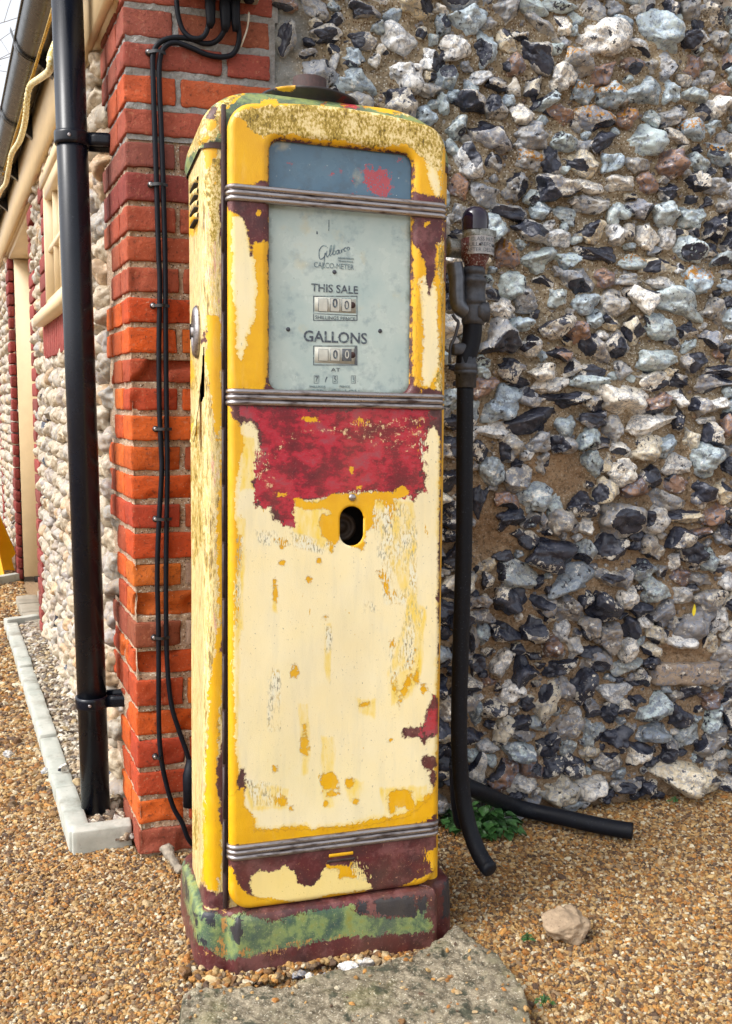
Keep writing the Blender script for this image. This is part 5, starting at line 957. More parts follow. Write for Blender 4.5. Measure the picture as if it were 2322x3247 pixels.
# windows
def rb(mb, s0, s1, y0, y1, z0, z1, r=.003, **k): mb.rbox(((s0 + s1) / 2, (y0 + y1) / 2, (z0 + z1) / 2), (abs(s1 - s0), abs(y1 - y0), abs(z1 - z0)), r, None, (2, 2, 2), **k); return mb
M_pane = NT('window_glass').set('Base Color', (.35, .36, .34)).set('Roughness', .05).set('Specular IOR Level', .8).m
for a, b, c, d in windows:
    fr = MB(); rb(fr, a, a + .055, -.012, .07, c, d); rb(fr, b - .055, b, -.012, .07, c, d); rb(fr, a + .055, b - .055, -.012, .07, d - .055, d); rb(fr, a + .055, b - .055, -.012, .07, c, c + .05)
    wn = under_bld(make('window', fr, M_cream, frame=SIDE)); 
    bar = MB(); n_ = 4
    for k in range(1, n_): x = a + .05 + (b - a - .1) * k / n_; rb(bar, x - .011, x + .011, .000, .05, c + .05, d - .055)
    rb(bar, a + .055, b - .055, -.002, .048, (c + d) / 2 - .011, (c + d) / 2 + .011); g = make('glazing_bar', bar, M_cream); g.parent = wn
    pn = MB(); rb(pn, a + .05, b - .05, .030, .034, c + .04, d - .05, .001); g = make('pane', pn, M_pane); g.parent = wn
    sl = MB(); rb(sl, a - .09, b + .09, -.055, .10, c - .045, c - .002, .004); g = make('sill', sl, M_cream); g.parent = wn
    hd = MB(); rb(hd, a - .05, b + .05, -.02, .09, d + .002, d + .05, .004); g = make('head_board', hd, M_cream); g.parent = wn
# doorway: far jamb post in cream with a dark gap under it
mb = MB(); rb(mb, D1 - .045, D1 - .006, .027, .40, .02, 2.0, .004); rb(mb, D0, D1, .0, .4, 2.0, 2.09, .004); dw = under_bld(make('door_frame', mb, M_cream, frame=SIDE))
mb = MB(); rb(mb, D0 + .02, D1 - .05, .34, .39, .03, 2.0, .004); g = make('door_leaf', mb, M_cream); g.parent = dw
mb = MB(); rb(mb, D1 - .05, D1 - .008, .09, .40, -.02, .0195, .002); g = make('threshold_gap', mb, M_void); g.parent = dw
# eaves
mb = MB(); rb(mb, .03, SL, -.034, -.012, ZF, ZF + .26, .003); rb(mb, .03, SL, -.0115, .03, ZF + .004, ZF + .022, .002); fas = under_bld(make('fascia', mb, M_cream, frame=SIDE))
M_gut = simple('black_gutter', (.010, .010, .012), .28, 0, .3, 20, .1, .001, .5)
GR = .054; gy = -.034 - GR - .004; gz = ZF + .240
a = np.linspace(math.pi, 2 * math.pi, 16); prof = [(gy + GR * math.cos(t), gz + GR * math.sin(t)) for t in a]; prof = [(prof[0][0] - .004, gz + .004)] + prof + [(prof[-1][0], gz + .004)]
inn = [(gy + (y - gy) * .94, gz + (z_ - gz) * .94 + .002) for y, z_ in prof[::-1]]
mb = MB(); full = prof + inn; SS = np.linspace(-.12, SL, 30); mb.grid(np.array([[[s, y, z_] for y, z_ in full] for s in SS]), cv=True); gut = under_bld(make('gutter', mb, M_gut, frame=SIDE))
mb = MB(); mb.grid(np.array([[[s, gy - GR - .004 + .003 * math.sin(t), gz + .006 + .004 * math.cos(t)] for t in np.linspace(0, 6.28, 8)] for s in SS])); g = make('gutter_lip', mb, M_gut); g.parent = gut
for s in (.26, 1.08, 1.87, 2.66, 3.45, 4.3, 5.2, 6.1):
    mb = MB(); pr = [(gy + (GR + .005) * math.cos(t) * 1.02, gz + (GR + .006) * math.sin(t)) for t in np.linspace(math.pi * .96, 2 * math.pi, 14)]; pr = [(pr[0][0] - .010, gz + .035)] + pr
    mb.grid(np.array([[[s + ds, y, z_] for y, z_ in pr] for ds in (-.016, .016)])); mb.grid(np.array([[[s + ds, y, z_ - .003] for y, z_ in pr] for ds in (.016, -.016)])); mb.add([[s - .018, -.035, gz + .01], [s - .018, -.035, gz - .10], [s - .018, gy, gz - GR - .004], [s + .018, -.035, gz + .01], [s + .018, -.035, gz - .10], [s + .018, gy, gz - GR - .004]], [[1, 4, 5, 2], [0, 3, 4, 1], [0, 2, 5, 3]], [[0, 1, 2], [3, 5, 4]])
    g = make('bracket', mb, M_gut, smooth=False); g.parent = gut
# roof behind the eaves
mb = MB(); mb.grid(np.array([[[s, y, ZF + .26 + (y + .1) * .8 + .012 * ((k % 2))] for k, y in enumerate(np.linspace(-.1, 3.2, 34))] for s in (.0, SL)])); mb.grid(np.array([[[s, y, ZF + .22 + (y + .1) * .8] for y in (3.2, -.06)] for s in (.0, SL)])); under_bld(make('roof', mb, simple('dark_roof_tile', (.09, .05, .04), .8), frame=SIDE))
mb = MB(); g0 = WALL.local(SIDE.world([[.02, .02, 2.3], [.02, 1.9, 2.3], [.02, 1.9, 3.7]])); mb.add(np.concatenate([[[.05, .1, 2.55], [2.98, .1, 2.6], [2.98, .1, 4.6]], [[.05, .3, 2.55], [2.98, .3, 2.6], [2.98, .3, 4.6]]]), [[0, 1, 4, 3], [1, 2, 5, 4], [2, 0, 3, 5]], [[0, 1, 2], [3, 5, 4]]); under_bld(make('gable', mb, M_bm, frame=WALL))

# ---------- downpipe
pf = Frame([0, 0, 0], np.eye(3)); b0 = G(304, 2566, .03); top_d = ray(213, 0); t_ = (b0[1] - .02) / top_d[1]; tp = CAM + top_d * t_; tp = b0 + (tp - b0) * 1.15
dpipe = MB(); dpipe.tube([b0, b0 + (tp - b0) * .5, tp], .0375, 40); dp_o = make('downpipe', dpipe, M_pipe, label='tall black plastic downpipe standing before the cobbled side wall', category='downpipe')
ax_ = (tp - b0) / np.linalg.norm(tp - b0)
rd = np.array([math.cos(.15), math.sin(.15), 0])
for py, two in ((447, True), (2222, False)):
    d = ray(250, py); k = (b0[1]) / d[1]; zc = (CAM + d * k)[2]; c = b0 + ax_ * (zc - b0[2]) / ax_[2]
    mb = MB(); a = np.linspace(0, 2 * math.pi, 40); mb.grid(np.array([[c + ax_ * h + (rr) * (math.cos(t) * rd + math.sin(t) * np.cross(ax_, rd)) for h, rr in ((-.016, .0375), (-.016, .0418), (-.009, .0430), (.009, .0430), (.016, .0418), (.016, .0375))] for t in a[:-1]]), cu=True)
    B = np.cross(ax_, rd); Mx = np.stack([rd, B, ax_], 1); mb.rbox(c + rd * .072 + B * .0, (.070, .030, .030), .003, Mx, (3, 3, 3)); o = make('pipe_clip', mb, M_pipe, dp_o)
    mb = MB(); mb.rbox(c + rd * .072 + B * .02 + ax_ * .0, (.074, .012, .048), .003, Mx, (3, 3, 3)); make('back_plate', mb, M_pipe, o)
    if two:
        mb = MB()
        for dz in (.012, -.014): mb.tube([c + rd * .10 + ax_ * dz, c + rd * (.145 - dz * .3) + ax_ * dz + B * .01], .0075, 12)
        make('fixing_bolt', mb, simple('dull_bolt', (.06, .05, .05), .5, .5, .3), o)
    mb = MB(); mb.lathe(c - B * .0428, -B, [(0, 0), (.0045, 0), (.004, .002), (.0018, .0022), (0, .0010)], 12); make('screw', mb, M_chrome, o)

# ---------- cables on the quoin
def wp(x, y, o=-.012): return WALL.world(WALL.px(x, y, o))
def cable(pts, r, name, label, cat, mat=M_rub, o=-.012, n=14, **k):
    mb = MB(); P = catmull([wp(*p[:2], p[2] if len(p) > 2 else o) for p in pts], 7); mb.tube(P, r, n); return make(name, mb, mat, label=label, category=cat, **k)
r3 = lambda x, y, *o: (450 + x / 2.165, y / 2.165, *o)
cA = cable([r3(575,-90,-.03), r3(575,0,-.03), r3(578,120,-.03), r3(560,220,-.025), r3(505,285), r3(430,298), r3(330,265), r3(215,258), r3(125,290), r3(78,370), (486,250), (488,330), (492,450), (496,564), (503,800), (507,900), (504,1100), (506,1300), (511,1420), (513,1500), (504,1660), (499,1820), (503,2030), (504,2290), (511,2400), (526,2480), (550,2560), (578,2610), (600,2665, -.01), (640,2700,0)], .0060, 'power_cable', 'outer black cable clipped down the brick quoin, ending lowest behind the pump', 'cable', group='cables down the brick quoin')
cB = cable([r3(650,-90,-.03), r3(648,0,-.03), r3(655,110,-.03), r3(668,260,-.02), r3(635,360), r3(560,390), r3(450,375), r3(350,332), r3(235,292), r3(160,318), r3(125,400), (505,260), (511,400), (517,564), (524,830), (526,1100), (529,1350), (531,1500), (527,1760), (527,1975), (532,2130), (545,2240), (569,2320), (592,2385), (612,2450)], .0060, 'power_cable', 'inner black cable on the brick quoin, bending away into a thick sleeve', 'cable', group='cables down the brick quoin')
cable([r3(238,-90,-.016), r3(238,0,-.016), r3(250,110,-.016), r3(285,210,-.016), r3(345,260,-.02), r3(415,255,-.022), r3(450,200,-.024), r3(462,120,-.026), r3(468,0,-.03), r3(470,-80,-.03)], .0058, 'power_cable', 'short black cable looping in a U under the meter box', 'cable', group='cables under the meter box')
for x, w in ((470, .012), (572, .0135), (640, .0115)):
    mb = MB(); mb.tube([wp(*r3(x, -60, -.03)), wp(*r3(x, 60, -.03)), wp(*r3(x + 4, 170 if x != 470 else 150, -.029)), wp(*r3(x + (2 if x > 600 else -5), 215 if x != 470 else 190, -.027))], [w, w, w * .85, w * .55], 14); make('cable_sleeve', mb, M_rub, cA if x == 572 else cB if x == 640 else None) if x != 470 else make('cable_sleeve', mb, M_rub, label='black sleeve leftmost under the meter box', category='cable sleeve')
mb = MB(); mb.tube([wp(605, 2408, -.012), wp(601, 2460, -.02), wp(603, 2556, -.02)], [.010, .017, .017], 16); make('cable_sleeve', mb, M_rub, cB)
cable([r3(735,85,-.03), r3(733,130,-.03), r3(722,200,-.025), r3(700,265,-.02), r3(678,322,-.01)], .0022, 'white_wire', 'thin dirty white wire dangling from the meter box', 'wire', simple('white_wire_pvc', (.55, .5, .42), .6), n=8)
M_clipm = simple('black_clip', (.012, .012, .014), .4)
clips = []
for i, (x, y) in enumerate(((471, 168), (478, 587), (485, 970), (493, 1360), (493, 1645), (488, 2020), (492, 2397))):
    mb = MB(); a = wp(x, y, -.004); u = WALL.M[:, 0]; n_ = -WALL.M[:, 1]; w = np.array([0, 0, 1.])
    mb.lathe(a, n_, [(0, 0), (.0075, 0), (.0075, .008), (.0055, .010), (0, .010)], 14)
    L_ = .038 if i != 6 else .018; p = [a + u * t + n_ * (.009 + .012 * math.sin(min(1, t / L_) * math.pi)) for t in np.linspace(0, L_, 12)]; mb.grid(np.array([[q_ + w * h for h in (-.0035, .0035)] for q_ in p])); mb.grid(np.array([[q_ + w * h + n_ * .0015 for h in (.0035, -.0035)] for q_ in p]))
    c = make('cable_clip', mb, M_clipm, cA); mb = MB(); mb.lathe(a + n_ * .010, n_, [(.0046, 0), (.0046, .0015), (.0015, .0018), (0, .0006)], 10); make('screw', mb, M_chrome, c)
# meter box
a = wp(545, 6, 0); b = wp(836, 6, 0); mb = MB(); c = (a + b) / 2 + np.array([0, 0, .16]) - WALL.M[:, 1] * .055; mb.rbox(c, (np.linalg.norm(b - a) * .86, .10, .32), .006, WALL.M, (4, 4, 4)); bx = make('meter_box', mb, simple('weathered_cream_plastic', (.42, .42, .33), .6, 0, .2, 20, .2), label='weathered pale plastic meter box above the cables on the quoin', category='meter box')
mb = MB(); mb.rbox(c - WALL.M[:, 1] * .052, (np.linalg.norm(b - a) * .78, .006, .27), .003, WALL.M, (2, 2, 2)); make('lid', mb, bx.data.materials[0], bx)
for x in (470, 572, 640, 735):
    mb = MB(); p = wp(*r3(x, -8, -.03)); mb.lathe(p, (0, 0, -1), [(0, -.02), (.012, -.02), (.013, .004), (.010, .008), (0, .008)], 12); make('cable_gland', mb, M_rub, bx)

# ---------- second hose, lying towards the right
mb = MB(); h2 = [wp(1452, 2400, -.15), wp(1455, 2450, -.155), wp(1472, 2486, -.15), wp(1520, 2510, -.14), G(1640, 2560, .03), G(1800, 2596, .024), G(1920, 2622, .020), G(2006, 2636, .021)]; 
P = catmull(h2, 8); mb.tube(P, .0215, 20, False); tip = P[-1]; mb.tube([P[-1], P[-2]], .017, 16, True); make('spare_hose', mb, M_hose, label='black rubber hose lying across the gravel towards the right', category='hose')
mb = MB(); mb.tube(catmull([wp(1444, 2420, -.22), wp(1448, 2500, -.22), wp(1452, 2560, -.22), wp(1462, 2622, -.22)], 5), [.016] * 14 + [.015, .012], 16) if True else None; make('hose_stub', mb, M_rub, label='short black hose end hanging behind the long pump hose', category='hose')

# ---------- sky tree
tr = empty('bare_tree', loc=(-14.2, 34, 0), label='leafless tree with fine bare twigs against the white sky', category='tree'); mb = MB(); tw = MB()
M_bark = simple('bark', (.16, .13, .11), .9, 0, .3, 8)
def grow(p, d, r, n, mbx):
    q = [p]; 
    for i in range(4): d = d + np.array([rnd.gauss(0, .13), rnd.gauss(0, .13), rnd.gauss(.03, .08)]); d /= np.linalg.norm(d); q.append(q[-1] + d * (.4 + 2.2 * r ** .5))
    (mb if n > 4 else tw).tube(q, np.linspace(r, r * .62, 5), 5, False)
    if n > 0:
        for k in range(2 if n < 5 else 3): grow(q[-1 - (k % 2)], d * .8 + np.array([rnd.gauss(0, .5), rnd.gauss(0, .5), rnd.gauss(.15, .3)]), r * .60, n - 1, mbx)
grow(np.array([0, 0, -.2]), np.array([0, 0, 1.]), .12, 6, mb); make('trunk', mb, M_bark, tr); make('twigs', tw, M_bark, tr)

# ---------- tinsel rope lights under the gutter
M_gold = NT('gold_foil'); _n = M_gold.noise(300, detail=2); M_gold.set('Base Color', M_gold.mix(M_gold.step(_n, .45, .55), (.75, .45, .04), (.28, .16, .01))).set('Metallic', .6).set('Roughness', .3); M_gold = M_gold.m
M_tin = NT('pale_tinsel'); _n = M_tin.noise(160, detail=2); M_tin.set('Base Color', M_tin.mix(M_tin.step(_n, .45, .6), (.85, .78, .50), (.62, .45, .10))).set('Roughness', .3); M_tin = M_tin.m
r1 = lambda x, y: (x / 2.703, y / 2.703)
def gp(x, y, off): return SIDE.world(sp(x, y, off))
def beads(pts, r, mat, name, label, step, amp):
    P = catmull([gp(*p) for p in pts], 14); Ls = np.concatenate([[0], np.cumsum(np.linalg.norm(np.diff(P, axis=0), axis=1))]); n = int(Ls[-1] / step); s = np.linspace(0, Ls[-1], n); P = np.stack([np.interp(s, Ls, P[:, k]) for k in range(3)], 1)
    mb = MB(); mb.tube(P, r * (1 + amp * np.sin(np.arange(n) * 2.1)), 8); return make(name, mb, mat, label=label, category='rope light')
beads([(*r1(478, -40), .095), (*r1(455, 70), .095), (*r1(400, 260), .095), (*r1(340, 450), .095), (*r1(283, 640), .095), (*r1(240, 760), .095), (*r1(200, 940), .095), (*r1(130, 1170), .095), (*r1(85, 1310), .095), (*r1(40, 1450), .095), (*r1(0, 1560), .095), (*r1(-40, 1700), .095)], .0042, M_gold, 'gold_bead_string', 'thin gold beaded string along the underside of the gutter', .004, .35)
beads([(*r1(540, 250), .06), (*r1(500, 320), .075), (*r1(468, 390), .10), (*r1(432, 500), .125), (*r1(425, 600), .125), (*r1(350, 665), .125), (*r1(262, 730), .125), (*r1(235, 830), .13), (*r1(225, 950), .13), (*r1(210, 1060), .13), (*r1(170, 1200), .13), (*r1(100, 1320), .125), (*r1(75, 1450), .13), (*r1(50, 1570), .125), (*r1(5, 1640), .125), (*r1(-60, 1800), .125)], .0088, M_tin, 'tinsel_rope', 'thick pale gold tinsel rope zigzagging across the gutter brackets', .006, .16)

# ---------- yellow board sign by the door
e = G(24, 1822); yb = empty('board_sign', loc=tuple(e), label='yellow folding floor sign standing by the far doorway', category='sign'); M_y = simple('yellow_plastic', (.85, .42, .004), .4, 0, .05, 20, .05)
for sgn, nm in ((1, 'front_board'), (-1, 'rear_board')):
    mb = MB(); w0, w1, hh = .30, .20, .64; lean = .16 * sgn
    pr = np.array([[-w0 - .16, 0], [w0 * .16, 0], [-.135, hh], [-w1 - .12, hh]])
    V = [(x, -lean * (1 - z / hh) + d, z) for d in (-.006, .006) for x, z in pr]; mb.add(V, [[0, 1, 2, 3], [7, 6, 5, 4], [0, 4, 5, 1], [1, 5, 6, 2], [2, 6, 7, 3], [3, 7, 4, 0]]); o = make(nm, mb, M_y, yb, smooth=False); bevel(o, .003)
    if sgn == 1:
        mb = MB(); q = [(-.40, .16), (-.055, .16), (-.15, .58), (-.30, .58)]; V = [(x, -lean * (1 - z / hh) - .0075 - k * .002, z) for k in (0, 1) for x, z in q]; mb.add(V, [[4, 5, 6, 7], [0, 1, 5, 4], [1, 2, 6, 5], [2, 3, 7, 6], [3, 0, 4, 7]]); make('raised_panel', mb, M_y, o, smooth=False)
        mb = MB(); mb.lathe((-.088, -lean * (1 - .25 / hh) - .010, .255), (0, -1, 0), [(0, 0), (.014, 0), (.014, .002), (0, .002)], 14); make('peg_hole', mb, M_void, o)

# ---------- kerb edging
M_conc = NT('pale_concrete'); _n = M_conc.noise(14, detail=6); _c = M_conc.mix(M_conc.step(_n, .35, .65), (.34, .36, .32), (.46, .46, .41)); _c = M_conc.mix(M_conc.step(M_conc.noise(9, M_conc.map((1, 1, 1), (4, 4, 4)), detail=7, rough=.7), .50, .68, 0, .7), _c, (.17, .155, .12)); _c = M_conc.mix(M_conc.step(M_conc.noise(160, detail=4), .62, .70, 0, .6), _c, (.26, .26, .22)); M_conc.set('Base Color', _c).set('Roughness', .85); M_conc.bump(M_conc.noise(120, detail=5), .4, .001); M_conc = M_conc.m
kz = .042
ka = G(17, 1968, kz); kb = G(218, 2640, kz); kd = (ka - kb) / np.linalg.norm(ka - kb); kn = np.array([kd[1], -kd[0], 0])
r6 = lambda y: 1800 + y / 2.317
cuts = [2635, r6(1612), r6(1505), r6(1232), r6(935), r6(845), r6(720), r6(652), r6(500), 1970]
fr_ = [0] + [float(np.dot(G(217 - (2635 - y) * .305, y, kz) - kb, kd)) for y in cuts[1:]]
wear = ['clean pale concrete edging block with sharp edges, touching the front block', 'short pale edging block with a small chipped flint resting on it', 'long clean pale edging block second from its shorter neighbour', 'pale edging block with a chipped outer corner and curled root beside it', 'short broken pale edging block half covered by shingle', 'pale edging block with ragged outer edge beyond the broken one', 'small pale edging block with cracked joint', 'pale edging block sunk under gravel near the end', 'farthest pale edging block meeting the cross piece by the doorway']
for i in range(len(fr_) - 1):
    a, b = fr_[i], fr_[i + 1]; L_ = b - a - .008; mb = MB(); Mx = np.stack([kd, kn, [0, 0, 1]], 1); c = kb + kd * (a + b) / 2 + kn * .0275; c[2] = kz - .06 - (.004 * (i % 3)); tilt = rnd.uniform(-.012, .012)
    mb.rbox(c, (L_, .055, .12), .005, Mx, (int(max(6, L_ / .02)), 6, 6), .0022 if i in (0, 2) else .006, 26, i * 3.1); make('edging_block', mb, M_conc, label=wear[i], category='edging block', group='pale edging blocks along the side wall')
fa = G(228, 2648, kz); fb = G(420, 2622, kz); fd = (fb - fa) / np.linalg.norm(fb - fa); fn2 = np.array([-fd[1], fd[0], 0]); mb = MB(); c = (fa + fb) / 2 + fn2 * .026; c[2] = kz - .068 + .004; mb.rbox(c, (np.linalg.norm(fb - fa), .052, .14), .005, np.stack([fd, fn2, [0, 0, 1]], 1), (16, 6, 8), .0025, 20, 9); make('edging_block', mb, M_conc, label='pale edging block laid crosswise against the foot of the brick quoin', category='edging block', group='pale edging blocks along the side wall')
c0_ = kb + kd * (fr_[-1] + .03); c1 = SIDE.world([float(SIDE.local(c0_)[0]) + .05, 0, 0]); c1[2] = kz; mb = MB(); fd = (c1 - c0_) / np.linalg.norm(c1 - c0_); c = (c0_ + c1) / 2; c[2] = kz - .055; mb.rbox(c, (np.linalg.norm(c1 - c0_), .05, .12), .005, np.stack([fd, np.cross([0, 0, 1], fd), [0, 0, 1]], 1), (10, 4, 4), .003, 20, 4); make('edging_block', mb, M_conc, label='narrow pale edging block laid across between side wall and row end near the doorway', category='edging block', group='pale edging blocks along the side wall')
c0_ = G(0, 1836, .02); c1 = G(57, 1826, .02); mb = MB(); fd = (c1 - c0_) / np.linalg.norm(c1 - c0_); mb.rbox((c0_ * 3 - c1) / 2 - [0, 0, .03], (np.linalg.norm(c1 - c0_) * 3, .05, .10), .004, np.stack([fd, np.cross([0, 0, 1], fd), [0, 0, 1]], 1), (8, 4, 4), .003, 20, 6); make('edging_block', mb, M_conc, label='far pale edging strip under the yellow floor sign', category='edging block')
# doorstep setts
mb = MB(); 
for i in range(5):
    for j in range(2):
        p = SIDE.world([D0 - .22 + i * .24 + (j % 2) * .1, -.01 + j * .125, -.022 + .01]); mb.rbox(p, (.225, .115, .08), .010, SIDE.M, (8, 5, 4), .006, 20, i + j * 7)
make('doorstep', mb, simple('worn_stone_sett', (.26, .23, .18), .85, 0, .25, 12, .6, .003), label='worn stone setts laid as a doorstep before the doorway', category='doorstep')

# ---------- concrete slab in front
slab_px = [(571,3150), (600,3128), (640,3120), (700,3126), (790,3128), (900,3122), (960,3095), (1100,3060), (1300,3020), (1400,2960), (1440,2905), (1475,2935), (1540,2990), (1600,3045), (1650,3110), (1682,3170), (1700,3247), (1700,3400), (560,3400), (562,3230)]
SLZ = .033; spoly = np.array([G(x, y, SLZ)[:2] for x, y in slab_px]); x_ = np.linspace(spoly[:, 0].min() - .02, spoly[:, 0].max() + .02, 260); y_ = np.linspace(spoly[:, 1].min() - .02, spoly[:, 1].max() + .02, 240); X, Yg = np.meshgrid(x_, y_)
wob = .012 * fbm(np.stack([X * 14, Yg * 14, X * 0], -1), 3); sdf = sd_poly(X, Yg, spoly) + wob
zz = SLZ - .10 * np.clip(1 - (sdf + .004) / .012, 0, 1) ** 1.5 + .006 * fbm(np.stack([X * 8, Yg * 8, X * 0], -1), 3) + .0045 * fbm(np.stack([X * 45, Yg * 45, X * 0], -1), 3) + .0025 * fbm(np.stack([X * 130, Yg * 130, X * 0 + 5], -1), 2)
pk = np.clip(fbm(np.stack([X * 60, Yg * 60, X * 0 + 9], -1), 2) - .25, 0, 1); zz -= pk * .012
mb = MB(); mb.grid(np.stack([X, Yg, zz], -1).transpose(1, 0, 2))
t = NT('mossy_old_concrete'); n1 = t.noise(7, detail=5); n2 = t.noise(45, detail=6, rough=.7); n3 = t.noise(240, detail=4, rough=.7)
c = t.mix(t.step(n2, .38, .62), (.10, .082, .055), (.33, .28, .20)); c = t.mix(t.step(n3, .58, .66, 0, .85), c, (.05, .045, .035)); c = t.mix(t.step(n3, .42, .34, 0, .8), c, (.66, .62, .50))
mo_ = t.math('ADD', n1, t.math('MULTIPLY', t.math('SUBTRACT', n2, .5), .5)); c = t.mix(t.step(mo_, .54, .64, 0, .7), c, t.mix(n3, (.05, .052, .03), (.14, .125, .07)))
c = t.mix(t.step(t.noise(24, t.map((1, 1, 1), (4, 4, 4)), detail=6, rough=.7), .54, .62, 0, .9), c, (.045, .05, .035)); c = t.mix(t.step(t.noise(9, t.map((1, 1, 1), (8, 4, 1)), detail=3), .56, .7, 0, .22), c, (.20, .20, .06))
t.set('Base Color', c).set('Roughness', .92).set('Specular IOR Level', .2); t.bump(t.math('ADD', n2, t.math('MULTIPLY', n3, .6)), 1., .004)
make('concrete_slab', mb, t.m, label='rough mossy concrete slab under the front of the pump', category='slab')

# ---------- gravel
g = NT('packed_grit'); n = g.noise(160, detail=4); g.set('Base Color', g.mix(g.step(n, .35, .65), (.16, .105, .06), (.36, .24, .13))).set('Roughness', .95); g.bump(n, 1., .004)
mb = MB(); X, Yg = np.meshgrid(np.concatenate([[-60, -20, -8], np.linspace(-4, 4, 60), [8, 20, 60]]), np.concatenate([[-20, -5], np.linspace(-1, 9, 70), [15, 40, 120]])); zg = -.008 + .010 * fbm(np.stack([X * 1.5, Yg * 1.5, X * 0], -1), 3) * (np.abs(X) < 4.1) - .004; mb.grid(np.stack([X, Yg, zg], -1).transpose(1, 0, 2)); make('ground', mb, g.m, kind='structure')
def ground_z(x, y): return -.008 + .010 * fbm(np.stack([x * 1.5, y * 1.5, x * 0], -1), 3) - .004

def pebble_mat(name, pal):
    t = NT(name); f = t.attr('pr', inst=True); st = [(i / len(pal), c) for i, c in enumerate(pal)]; c = t.ramp(f, st, True)
    n = t.noise(2.2, detail=4); n2 = t.noise(9, detail=3); f2 = t.attr('pb', inst=True); c = t.mix(t.step(n, .35, .7, 0, .55), c, t.mix(.55, c, (.12, .07, .035)))
    c = t.mix(t.step(f2, 0, 1, 0, .34), c, (.03, .02, .015)); c = t.mix(t.step(n2, .6, .7, 0, .12), c, (.7, .6, .45))
    t.set('Base Color', c).set('Roughness', t.step(n, .3, .7, .35, .6)).set('Specular IOR Level', .4); t.bump(n2, .4, .15); return t.m
GOLD = [tuple(v * .93 for v in srgb(*c)) for c in ((204,162,102),(172,128,70),(222,194,146),(128,92,58),(208,150,76),(100,78,60),(156,130,98),(236,222,190),(192,150,90),(146,106,62),(214,178,118),(92,70,54),(186,124,56),(200,172,130))]
GREYP = [srgb(*c) for c in ((206,196,176),(160,140,116),(226,214,190),(128,110,94),(190,170,140),(100,88,78),(214,206,196),(172,152,124),(236,228,210),(146,138,130),(200,176,134))]
M_peb = pebble_mat('golden_pebbles', GOLD); M_peb2 = pebble_mat('grey_shingle', GREYP)
def gn_scatter(name, pts, size, mat, label, seed, angular=.3):
    me = bpy.data.meshes.new(name); me.vertices.add(len(pts)); me.vertices.foreach_set('co', np.asarray(pts, np.float32).ravel()); me.update()
    a = me.attributes.new('sz', 'FLOAT', 'POINT'); a.data.foreach_set('value', np.asarray(size, np.float32))
    for k, s in (('pr', 1), ('pb', 2)): a = me.attributes.new(k, 'FLOAT', 'POINT'); a.data.foreach_set('value', np.random.RandomState(seed + s).rand(len(pts)).astype(np.float32))
    o = bpy.data.objects.new(name, me); COL.objects.link(o); ng = bpy.data.node_groups.new(name + '_scatter', 'GeometryNodeTree'); ng.interface.new_socket('Geometry', in_out='INPUT', socket_type='NodeSocketGeometry'); ng.interface.new_socket('Geometry', in_out='OUTPUT', socket_type='NodeSocketGeometry')
    N = ng.nodes; L_ = ng.links; gi = N.new('NodeGroupInput'); go = N.new('NodeGroupOutput'); join = N.new('GeometryNodeGeometryToInstance')
    for k in range(7):
        ic = N.new('GeometryNodeMeshIcoSphere'); ic.inputs['Radius'].default_value = 1; ic.inputs['Subdivisions'].default_value = 3
        sp_ = N.new('GeometryNodeSetPosition'); no = N.new('ShaderNodeTexNoise'); no.noise_dimensions = '4D'; no.inputs['W'].default_value = k * 3.7 + seed; no.inputs['Scale'].default_value = .75; no.inputs['Detail'].default_value = 2.5
        sub = N.new('ShaderNodeVectorMath'); sub.operation = 'SUBTRACT'; sub.inputs[1].default_value = (.5, .5, .5); L_.new(no.outputs['Color'], sub.inputs[0]); mu = N.new('ShaderNodeVectorMath'); mu.operation = 'SCALE'; mu.inputs['Scale'].default_value = 1.5 + angular * 2; L_.new(sub.outputs[0], mu.inputs[0])
        L_.new(ic.outputs['Mesh'], sp_.inputs['Geometry']); L_.new(mu.outputs[0], sp_.inputs['Offset']); tr_ = N.new('GeometryNodeTransform'); tr_.inputs['Scale'].default_value = (1.25, .95 - .04 * k, .62 + .05 * (k % 3)); L_.new(sp_.outputs[0], tr_.inputs['Geometry'])
        ss = N.new('GeometryNodeSetShadeSmooth'); L_.new(tr_.outputs[0], ss.inputs[0]); sm = N.new('GeometryNodeSetMaterial'); sm.inputs['Material'].default_value = mat; L_.new(ss.outputs[0], sm.inputs[0]); L_.new(sm.outputs[0], join.inputs[0])
    ins = N.new('GeometryNodeInstanceOnPoints'); L_.new(gi.outputs[0], ins.inputs['Points']); L_.new(join.outputs[0], ins.inputs['Instance']); ins.inputs['Pick Instance'].default_value = True
    ri = N.new('FunctionNodeRandomValue'); ri.data_type = 'INT'; ri.inputs[4].default_value = 0; ri.inputs[5].default_value = 6; ri.inputs['Seed'].default_value = seed; L_.new(ri.outputs[2], ins.inputs['Instance Index'])
    rr = N.new('FunctionNodeRandomValue'); rr.data_type = 'FLOAT_VECTOR'; rr.inputs[0].default_value = (-.7, -.7, 0); rr.inputs[1].default_value = (.7, .7, 6.28); rr.inputs['Seed'].default_value = seed + 5; L_.new(rr.outputs[0], ins.inputs['Rotation'])
    na = N.new('GeometryNodeInputNamedAttribute'); na.inputs['Name'].default_value = 'sz'; L_.new(na.outputs['Attribute'], ins.inputs['Scale']); L_.new(ins.outputs[0], go.inputs[0])
    md = o.modifiers.new('Scatter', 'NODES'); md.node_group = ng; me.materials.append(mat); o['kind'] = 'stuff'; o['label'] = label; o['category'] = 'gravel'; return o
